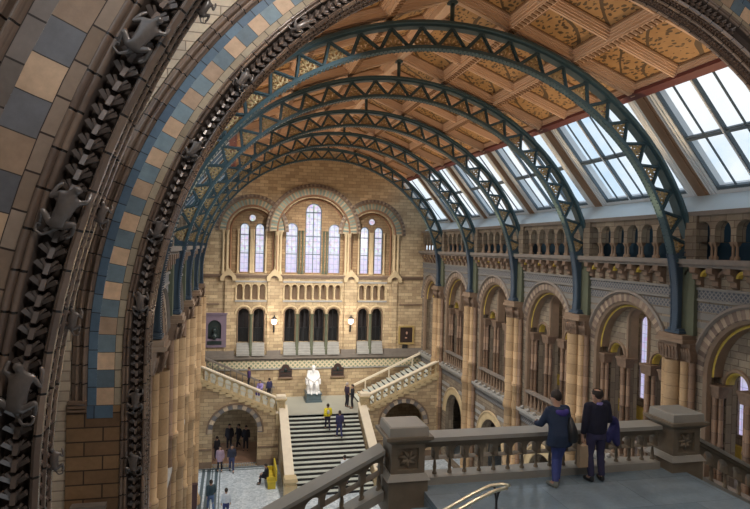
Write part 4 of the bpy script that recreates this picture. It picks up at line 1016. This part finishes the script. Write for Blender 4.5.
    fuse(m,'jacket',mt,root,vox)
    for S in 'LR':
        an,to=J['an'+S],J['to'+S]; m=MB(IDT); h_=an+Vector((0,-.03*k,-.042*k)); t_=to+Vector((0,.05*k,-.008*k)); 
        m.tube([h_-(t_-h_)*.12,h_,(h_+t_)/2,t_,t_+(t_-h_)*.12],[.028*k,.044*k,.048*k,.044*k,.02*k],10); m.tube([an+z*.03*k,h_],[.045*k,.045*k],8); fuse(m,'shoe','black' if near!=2 else mat_cloth('cl_sneaker',(.22,.23,.20)),root,vox)
    # hair cap
    c=J['hd1']+Vector((0,-.016*k,-.012*k)); R=Vector((.100,.118,.122))*k
    m=MB(lambda a,b,d:(a,d,b))
    nu,nv=14,9
    P=lambda i,j:(c.x+R.x*math.sin(PI*j/nv)*math.cos(2*PI*i/nu),c.z+R.z*math.cos(PI*j/nv),c.y+R.y*math.sin(PI*j/nv)*math.sin(2*PI*i/nu))
    for i in range(nu):
        for j in range(nv):
            if bald and j<3: continue
            a=2*PI*(i+.5)/nu; front=math.sin(a)
            lim=3.2 if front>.35 else (4.9 if front>-.3 else 6.6)
            if j<lim: m.face([P(i,j),P(i+1,j),P(i+1,j+1),P(i,j+1)],None,True)
    o=m.build('hair',hair); o.parent=root
    m=MB(lambda a,b,d:(a,d,b)); e=J['hd0']+Vector((0,.078*k,.06*k))
    for q in (-1,1): m.box(e.x+q*.032*k-.012*k,e.x+q*.032*k+.012*k,e.z-.006*k,e.z+.006*k,e.y+.004*k,e.y+.016*k)
    m.box(e.x-.022*k,e.x+.022*k,e.z-.078*k,e.z-.072*k,e.y+.0*k,e.y+.012*k); o=m.build('eyes_and_mouth','hairb'); o.parent=body
    return root
# --- the two men on the near landing
p1=person('man in a blue hooded jacket leaning on the balustrade with legs crossed',(5.98,9.88,LZ),1.76,.10,
  [dict(ch=(0,.10,1.27),nk=(.02,.17,1.43),hd0=(.03,.21,1.52),hd1=(.03,.22,1.62),sp=(0,.03,1.10),
   shL=(-.18,.11,1.37),elL=(-.30,.18,1.12),wrL=(-.30,.36,1.08),haL=(-.24,.44,1.07),shR=(.18,.12,1.37),elR=(.26,.16,1.10),wrR=(.22,.30,.95),haR=(.20,.37,.88),
   knL=(-.06,.06,.49),anL=(-.13,-.06,.09),toL=(-.16,.08,.045),knR=(.04,.10,.49),anR=(-.02,.06,.09),toR=(.10,.16,.045),hipL=(-.09,.0,.90),hipR=(.09,.0,.90))],
  ('cl_bluejacket',(.02,.035,.075)),('cl_jeans',(.06,.08,.26)),'hairb',.42,2,False,1.2)
m=MB(lambda a,b,c:(a,c,b)); 
s=Sk(); s.add('a',(-.13,.03,1.36),.05); s.add('b',(-.07,-.02,1.37),.06,'a'); s.add('c',(.02,-.045,1.34),.07,'b'); s.add('d',(.10,-.02,1.37),.06,'c'); s.add('e',(.15,.04,1.38),.045,'d')
skin_obj('hood',s.p,s.e,s.r,mat_cloth('cl_purplelining',(.055,.04,.24)),p1,2)
s=Sk(); s.add('a',(.14,-.08,1.30),.03); s.add('b',(.12,-.16,1.12),.09,'a'); s.add('c',(.14,-.17,.95),.12,'b'); s.add('d',(.15,-.14,.82),.09,'c')
skin_obj('shoulder_bag',s.p,s.e,s.r,'black',p1,2)
p2=person('balding man in a dark jumper standing at the balustrade with a coat over his arm',(6.78,9.96,LZ),1.78,-.05,
  [dict(ch=(0,.03,1.29),shR=(.20,.03,1.42),elR=(.27,.02,1.14),wrR=(.36,.22,1.06),haR=(.38,.30,1.06),elL=(-.25,-.03,1.13),wrL=(-.26,.02,.88),haL=(-.26,.03,.79),
   anL=(-.09,-.02,.09),toL=(-.13,.10,.045),anR=(.12,-.02,.09),toR=(.16,.11,.045))],('cl_jumper',(.012,.012,.03)),('cl_darktrousers',(.035,.032,.08)),'hairb',0,True,True,1.08)
s=Sk(); s.add('a',(-.06,-.06,1.49),.03); s.add('b',(0,-.10,1.49),.035,'a'); s.add('c',(.06,-.06,1.49),.03,'b'); s.add('d',(.07,.02,1.47),.028,'c')
skin_obj('collar',s.p,s.e,s.r,mat_cloth('cl_lilac',(.22,.18,.42)),p2,2)
coat=thing('folded_coat','dark blue padded coat hanging over the bare-crowned man\'s right arm','coat',(7.15,10.08,LZ+.75))
s=Sk(); s.add('a',(-.08,-.04,.38),.05); s.add('b',(.05,-.02,.40),.085,'a'); s.add('c',(.14,.03,.30),.09,'b'); s.add('d',(.12,.02,.12),.10,'c'); s.add('e',(.16,.02,-.06),.08,'d'); s.add('f',(.20,.0,-.16),.05,'e'); s.add('g',(.0,.0,.1),.06,'d'); s.add('h',(-.03,0,-.08),.05,'g')
skin_obj('coat_body',s.p,s.e,s.r,mat_cloth('cl_coat',(.035,.035,.14)),coat,2)
bag=thing('paper_bag','brown paper carrier bag hanging between the two men','bag',(6.53,10.0,LZ+.28))
m=MB(lambda a,b,c:(a,c,b)); m.plate([(-.10,0),(.10,0),(.115,.40),(.04,.42),(-.03,.40),(-.09,.42)],[],-.05,.05); M['paper']=m_plain('brown_paper',(.46,.33,.21),.8); o=m.build('bag_body','paper'); o.parent=bag
m=MB(lambda a,b,c:(a,c,b)); m.tube([(-.05,.40,0),(-.04,.50,0),(0,.54,0),(.05,.50,0),(.06,.40,0)],.006,5); o=m.build('handle','paper'); o.parent=bag
# --- visitors far below
def P_(label,x,y,z,h,yaw,pose,top,legs,hair='hairb',coat=0): return person(label,(x,y,z),h,yaw,pose,top,legs,hair,coat)
def stepz(y): return GZ+rise*(int((y-SY0)/run)+1)
yl=P_('person in a yellow jacket with a pale rucksack climbing the top steps',6.26,38.15,stepz(38.15),1.70,.0,[WALK],('cl_yellow',(.80,.66,.03)),('cl_navy',(.02,.02,.05)))
s=Sk(); s.add('a',(0,-.16,1.36),.07); s.add('b',(0,-.19,1.22),.11,'a'); s.add('c',(0,-.18,1.06),.10,'b'); skin_obj('rucksack',s.p,s.e,s.r,mat_cloth('cl_palebag',(.55,.50,.42)),yl,1)
bl_=P_('person in dark blue carrying a bag, on the steps beside the yellow jacket',6.93,37.5,stepz(37.5),1.76,.05,[WALK],('cl_slate',(.04,.04,.11)),('cl_denim',(.04,.05,.16)))
s=Sk(); s.add('a',(.30,.0,.90),.05); s.add('b',(.34,.0,.74),.10,'a'); s.add('c',(.36,0,.62),.08,'b'); skin_obj('hand_bag',s.p,s.e,s.r,'black',bl_,1)
P_('grey-haired visitor in dark clothes chatting on the far landing',8.02,40.8,SZ,1.72,-1.2,[],('cl_darkplum',(.035,.02,.04)),('cl_dark',(.02,.02,.03)),'hairg')
P_('visitor in black turned towards the grey-haired one on the far landing',8.33,40.45,SZ,1.66,1.2,[dict(wrL=(-.12,.22,1.05),haL=(-.06,.26,1.02))],('cl_black',(.02,.02,.03)),('cl_dark',(.02,.02,.03)))
P_('person in a white shirt on the lower steps, half hidden by the near sloping rail',6.75,34.55,stepz(34.55),1.70,.2,[WALK],('cl_white',(.75,.80,.88)),('cl_denim',(.04,.05,.16)))
P_('dark-dressed visitor standing highest on the left far stair',1.35,42.9,SZ+2.45*6/15,1.55,1.4,[],('cl_violet',(.06,.03,.12)),('cl_dark',(.02,.02,.03)))
P_('visitor in white and purple crouching on the left far stair',2.15,42.6,SZ+2.45*4/15-.15,1.55,2.6,[SEAT],('cl_purplewhite',(.35,.28,.62)),('cl_purple',(.07,.03,.22)))
P_('dark visitor standing lowest on the left far stair beside the crouching one',2.75,42.4,SZ+2.45*2/15,1.50,.6,[],('cl_navy2',(.03,.03,.09)),('cl_dark',(.02,.02,.03)))
P_('tall silhouetted visitor under the left stair arch',.10,42.6,GZ,1.85,2.9,[],('cl_black',(.02,.02,.03)),('cl_dark',(.02,.02,.03)),coat=.3)
P_('silhouetted visitor in the middle of the trio under the left stair arch',.72,42.9,GZ,1.72,2.2,[WALK],('cl_black',(.02,.02,.03)),('cl_dark',(.02,.02,.03)))
P_('silhouetted visitor on the right of the trio under the left stair arch',1.22,42.4,GZ,1.74,3.0,[],('cl_black',(.02,.02,.03)),('cl_dark',(.02,.02,.03)))
P_('dim figure against the left jamb inside the left stair arch',-.70,40.8,GZ,1.58,.8,[],('cl_black',(.02,.02,.03)),('cl_dark',(.02,.02,.03)),coat=.4)
P_('visitor in a pinkish long coat in front of the left stair arch',-.45,38.7,GZ,1.62,3.0,[],('cl_pinkcoat',(.36,.26,.33)),('cl_dark',(.02,.02,.03)),coat=.55)
P_('visitor in a dark suit beside the pink coat, before the left stair arch',.27,38.55,GZ,1.72,3.1,[WALK],('cl_suit',(.03,.035,.06)),('cl_suit2',(.04,.05,.12)))
P_('visitor in a dark jacket walking at the bottom of the hall floor',-.82,32.95,GZ,1.70,.3,[WALK],('cl_teal',(.03,.06,.08)),('cl_denim2',(.10,.16,.30)))
P_('visitor in a white patterned top at the bottom of the hall floor',-.02,31.9,GZ,1.62,.1,[],('cl_pattern',(.62,.68,.75)),('cl_denim',(.04,.05,.16)))
P_('visitor in black sitting on the yellow bench',2.32,36.15,GZ,1.62,1.35,[SEAT],('cl_black',(.02,.02,.03)),('cl_dark',(.02,.02,.03)))
# bench against the stair parapet
bn=thing('bench','yellow wooden bench against the parapet of the main staircase','bench',(2.75,36.3,GZ),PI/2)
def bp(n,*boxes):
    m=MB(lambda a,b,c:(a,c,b))
    for b in boxes: m.box(*b)
    o=m.build(n,'bench'); o.parent=bn
bp('seat',(-1.0,1.0,.40,.46,-.05,.45)); bp('backrest',(-1.0,1.0,.46,1.15,-.12,-.04))
for x in (-.95,.85): bp('leg',(x,x+.1,0,.40,-.05,.42)); bp('armrest',(x,x+.1,.46,.70,-.05,.42))
# dark boards on the floor by the left columns
for x,y,l in ((-1.72,41.0,'dark maroon upright board standing by the farthest left columns'),(-1.72,32.3,'dark maroon upright board standing nearer, at the bottom of the left columns')):
    t=thing('display_board',l,'display board',(x,y,GZ)); 
    m=MB(lambda a,b,c:(a,c,b)); m.box(-.22,.22,.08,1.75,-.12,.12); m.box(-.25,.25,1.75,1.80,-.14,.14); o=m.build('panel','post'); o.parent=t
    m=MB(lambda a,b,c:(a,c,b)); m.frust(0,0,.3,.2,0,.25,.15,.08); o=m.build('base','black'); o.parent=t

# ------------------------------------------------------------------ statue
stt=thing('statue','white marble seated statue on a dark blue plinth at the head of the main staircase','statue',(5.92,43.0,SZ))
m=MB(lambda a,b,c:(a,c,b)); m.box(-.60,.60,0,.12,-.72,.72); m.box(-.52,.52,.12,.55,-.64,.64); m.box(-.57,.57,.55,.62,-.70,.70); o=m.build('plinth','plinth'); o.parent=stt
m=MB(lambda a,b,c:(a,c,b)); m.box(-.46,.46,.62,.72,-.62,.60); m.frust(0,.12,.44,.42,.72,.40,.38,1.25); m.frust(0,.42,.42,.09,1.2,.36,.07,2.1); 
for q in (-1,1): m.box(q*.46-.07,q*.46+.07,1.2,1.55,-.25,.45)
o=m.build('chair','marble'); o.parent=stt
h=person('',(0,0,0),2.75,0,[SEAT,dict(hd0=(0,.10,1.16),hd1=(0,.10,1.26))],bodymat='marble',root=stt,gar=False)
bd=[c for c in stt.children if c.name.startswith('body')][0]; bd.name='seated_figure'; bd.rotation_euler=(0,0,PI); bd.location=(0,.10,.50)
s=Sk(); kk=2.75/1.75
for n_,p,r,to in (('a',(0,.02,.52),.20,None),('b',(0,.0,.75),.19,'a'),('c',(0,.02,.93),.18,'b'),('d',(0,.04,1.02),.09,'c'),('l1',(-.13,.22,.52),.13,'a'),('l2',(-.14,.42,.50),.11,'l1'),('l3',(-.13,.42,.26),.085,'l2'),('r1',(.13,.22,.52),.13,'a'),('r2',(.14,.42,.50),.11,'r1'),('r3',(.13,.42,.26),.085,'r2'),('s1',(-.19,.02,.97),.09,'c'),('s2',(-.25,.1,.76),.085,'s1'),('s3',(-.15,.30,.67),.06,'s2'),('t1',(.19,.02,.97),.09,'c'),('t2',(.25,.1,.76),.085,'t1'),('t3',(.15,.30,.67),.06,'t2')):
    s.add(n_,Vector(p)*kk,r*kk,to)
o=skin_obj('robe',s.p,s.e,s.r,'marble',stt,2); o.rotation_euler=(0,0,PI); o.location=(0,.10,.50)
s=Sk(); s.add('a',(0,.17*kk,1.15*kk),.06*kk); s.add('b',(0,.19*kk,1.04*kk),.05*kk,'a'); s.add('c',(0,.17*kk,.95*kk),.03*kk,'b'); o=skin_obj('beard',s.p,s.e,s.r,'marble',stt,2); o.rotation_euler=(0,0,PI); o.location=(0,.10,.50)

# ------------------------------------------------------------------ things on the end wall
def onwall(name,label,cat,x,z,group=None): return thing(name,label,cat,(x,YB,z))
Tl=lambda a,b,c:(a,c,b)
def add(root,name,mt,fn):
    m=MB(Tl); fn(m); o=m.build(name,mt); o.parent=root; return o
for x,l in ((4.02,'dark arched wall plaque to the left of the white statue'),(7.90,'dark arched wall plaque to the right of the white statue')):
    t=onwall('wall_plaque',l,'plaque',x,-9.62)
    add(t,'tablet','plaque',lambda m:m.plate([(-.47,0),(.47,0),(.47,.62),(.32,.66)]+arc(0,.66,.30,10)[::-1]+[(-.32,.66),(-.47,.62)],[],-.12,0))
    add(t,'shelf','buffd',lambda m:m.box(-.55,.55,-.10,0,-.20,0))
    add(t,'relief','bronze',lambda m:[m.box(-.36,-.14,.38,.44,-.15,-.10),m.box(.14,.36,.38,.44,-.15,-.10),m.lathe(0,-.12,[(0,.35),(.12,.42),(.10,.62),(0,.72)],8),m.box(-.36,.36,.15,.19,-.14,-.10)])
for x,l in ((3.08,'lit globe wall lamp between the left and central lower openings'),(8.76,'lit globe wall lamp between the central and right lower openings')):
    t=onwall('wall_lamp',l,'lamp',x,-5.7)
    add(t,'bracket','black',lambda m:[m.tube([(0,-.45,-.16),(0,-.40,-.30),(0,-.12,-.40),(0,.0,-.42)],.035,6),m.box(-.06,.06,-.6,-.1,-.2,-.13)])
    add(t,'lantern_glass','lamp',lambda m:m.lathe(0,-.42,[(0,.0),(.13,.04),(.20,.22),(.16,.40),(.0,.44)],10))
    add(t,'cap','black',lambda m:m.lathe(0,-.42,[(.21,.40),(.15,.50),(.05,.58),(.02,.70),(0,.72)],10))
t=onwall('framed_portrait','dark gilt-framed portrait on the right of the end wall','picture',13.2,-7.3)
add(t,'frame','giltframe',lambda m:m.plate([(-.62,0),(.62,0),(.62,1.42),(-.62,1.42)],[[(-.50,.12),(.50,.12),(.50,1.30),(-.50,1.30)]],-.12,0))
add(t,'canvas','canvas',lambda m:m.box(-.50,.50,.12,1.30,-.05,-.02))
add(t,'painted_face','skin',lambda m:m.plate([(.05+.08*math.cos(q*PI/6),.86+.11*math.sin(q*PI/6)) for q in range(12)],[],-.06,-.05))
add(t,'painted_hands','skin',lambda m:m.plate([(.0+.09*math.cos(q*PI/6),.48+.05*math.sin(q*PI/6)) for q in range(12)],[],-.06,-.05))
t=onwall('picture_label_box','small dark box under the framed portrait','box',13.1,-7.62); add(t,'box_body','black',lambda m:m.box(-.2,.2,0,.25,-.18,0))
t=onwall('memorial_niche','purple-grey marble memorial with a dark bust in an arched niche at the left','memorial',-1.10,-7.35)
add(t,'surround','purple',lambda m:m.plate([(-.82,0),(.82,0),(.82,2.42),(-.82,2.42)],[hole(0,.62,1.50,.46,14)],-.16,0))
add(t,'niche_back','bronze',lambda m:m.box(-.47,.47,.6,2.0,-.03,-.01))
add(t,'inscription_slab','bronze',lambda m:m.box(-.5,.5,.20,.46,-.19,-.15))
add(t,'cornice','purple',lambda m:m.box(-.88,.88,2.36,2.48,-.24,0))
def bust(m):
    m.lathe(0,-.18,[(.10,.56),(.07,.66),(.22,.72),(.26,.85),(.10,1.0),(.07,1.05),(.12,1.12),(.14,1.22),(.11,1.34),(0,1.40)],10)
add(t,'bust','bronze',bust)

# ------------------------------------------------------------------ balustrades of the side gallery
GL=['behind the two men','just left of the hooded man','second bay left of the hooded man','third bay, beyond the clustered pillar in mid wall','next to the far right stair']
for k in range(-1,4):
    ya=Y0+k*B; T=Tside(1,FACE)
    root=thing('gallery_balustrade','small stone balustrade of the right gallery, %s'%GL[k+1],'balustrade',(XC+FACE,ya+B/2,FZ+.1))
    inv=Matrix.Translation((-(XC+FACE),-(ya+B/2),-(FZ+.1)))
    def gp(m,n,mt): o=m.build(n,mt); o.parent=root; o.matrix_parent_inverse=inv
    a0,a1=ya+.85,ya+B-.85
    m=MB(T); m.box(a0,a1,-7.0,-6.88,.02,.26); gp(m,'coping','ledge'); m=MB(T); m.box(a0,a1,-7.8,-7.68,.04,.24); gp(m,'base_course','ledge')
    n=11
    for i in range(n):
        a=a0+(a1-a0)*(i+.5)/n; m=MB(T); m.lathe(a,.14,[(.08,-7.70),(.08,-7.62),(.05,-7.58),(.075,-7.40),(.045,-7.15),(.08,-7.02),(.08,-6.98)],7); gp(m,'baluster','buffd')

# ------------------------------------------------------------------ camera, world, light
f,yaw,pit,rol=596.87,.2350,-.0098,.0251
cy,sy,cp_,sp_=math.cos(yaw),math.sin(yaw),math.cos(pit),math.sin(pit)
fw=Vector((sy*cp_,cy*cp_,sp_)); rt=Vector((cy,-sy,0)); up=rt.cross(fw)
r_=rt*math.cos(rol)+up*math.sin(rol); u_=-rt*math.sin(rol)+up*math.cos(rol)
cam=bpy.data.cameras.new('camera'); co=bpy.data.objects.new('camera',cam); COL.objects.link(co)
mw=Matrix((( r_.x,u_.x,-fw.x,0),(r_.y,u_.y,-fw.y,0),(r_.z,u_.z,-fw.z,0),(0,0,0,1))); co.matrix_world=mw
cam.sensor_width=36; cam.lens=f/750*36; cam.clip_start=.05; cam.clip_end=300; sc.camera=co
W=bpy.data.worlds.new('sky'); sc.world=W; W.use_nodes=True; n=W.node_tree; bg=n.nodes['Background']
tc=N(n,'ShaderNodeTexCoord'); nz=noise(n,tc.outputs['Generated'],5,5,.6)
c=ramp(n,nz,[(.35,(.50,.70,.90)),(.55,(.86,.92,.97)),(.75,(1,1,1))]); n.links.new(c,bg.inputs[0]); bg.inputs[1].default_value=1.0
def area(name,loc,rot,sx,sy_,power,col):
    l=bpy.data.lights.new(name,'AREA'); l.shape='RECTANGLE'; l.size=sx; l.size_y=sy_; l.energy=power; l.color=col
    o=bpy.data.objects.new(name,l); COL.objects.link(o); o.location=loc; o.rotation_euler=rot; return o
def point(name,loc,power,col,rad=.25):
    l=bpy.data.lights.new(name,'POINT'); l.energy=power; l.color=col; l.shadow_soft_size=rad
    o=bpy.data.objects.new(name,l); COL.objects.link(o); o.location=loc; return o
WARM=(1,.66,.36)
def spot(name,loc,to,power,col,ang,blend=.6,rad=.03):
    l=bpy.data.lights.new(name,'SPOT'); l.energy=power; l.color=col; l.spot_size=math.radians(ang); l.spot_blend=blend; l.shadow_soft_size=rad
    o=bpy.data.objects.new(name,l); COL.objects.link(o); o.location=loc; o.rotation_euler=(Vector(to)-Vector(loc)).to_track_quat('-Z','Y').to_euler(); return o
# uplighters on the upper ledges washing the painted ceiling
for k in range(-1,5):
    for sg in (-1,1):
        y=Y0+k*B if k<5 else YB-.6
        if k<0: y=11.4
        spot('ceiling_uplighter',(XC+sg*6.9,y,.2),(XC+sg*2.6,y,6.5),370,WARM,118)
spot('rib_fill',(XC-1,11.8,5.1),(-2.0,24,.2),1500,(.86,.95,1),54,.9,.05)  # unseen cool spot, added to lighten the left ribs
spot('rib_fill',(XC+1,11.8,5.1),(14.2,24,-.2),380,(.86,.95,1),54,.9,.05)  # same added fill, weaker, for the right ribs
# added fill spots under each rib, standing in for daylight from above
for k in range(5): spot('hall_top_fill',(XC,Y0+k*B,5.8),(XC,Y0+k*B+(3.5 if k==0 else .5),-10),(1100,1700,1900,2000,2200)[k],(1,.95,.88),116 if k==0 else 142,.7)
for x,y,z,w in ((1.2,6.6,5.2,380),(10.5,6.9,4.6,25),(1.6,.8,4.6,420),(7.5,3.0,5.5,110)): point('near_arch_fill',(x,y,z),w,(1,.95,.90),.35)  # fill lights without fittings, added out of view to brighten the near arches
for sg in (-1,1): spot('end_wall_fill',(XC+sg*6.5,Y0+2.5*B,1.2),(XC-sg*1,YB,-5),4600,(1,.95,.85),60,.9)  # two added spots that brighten the end wall, no fitting modelled
for k in range(-1,4): point('gallery_lamp',(XC+FACE+2.4,Y0+k*B+B/2,-2.2),22,(1,.78,.5),.1)
for x in (3.08,8.76): point('lamp_light',(x,YB-.75,-5.4),40,(1,.8,.6),.05)
sc.view_settings.view_transform='Standard'; sc.view_settings.look='None'; sc.view_settings.gamma=1; sc.view_settings.exposure=.2; sc.view_settings.use_curve_mapping=False
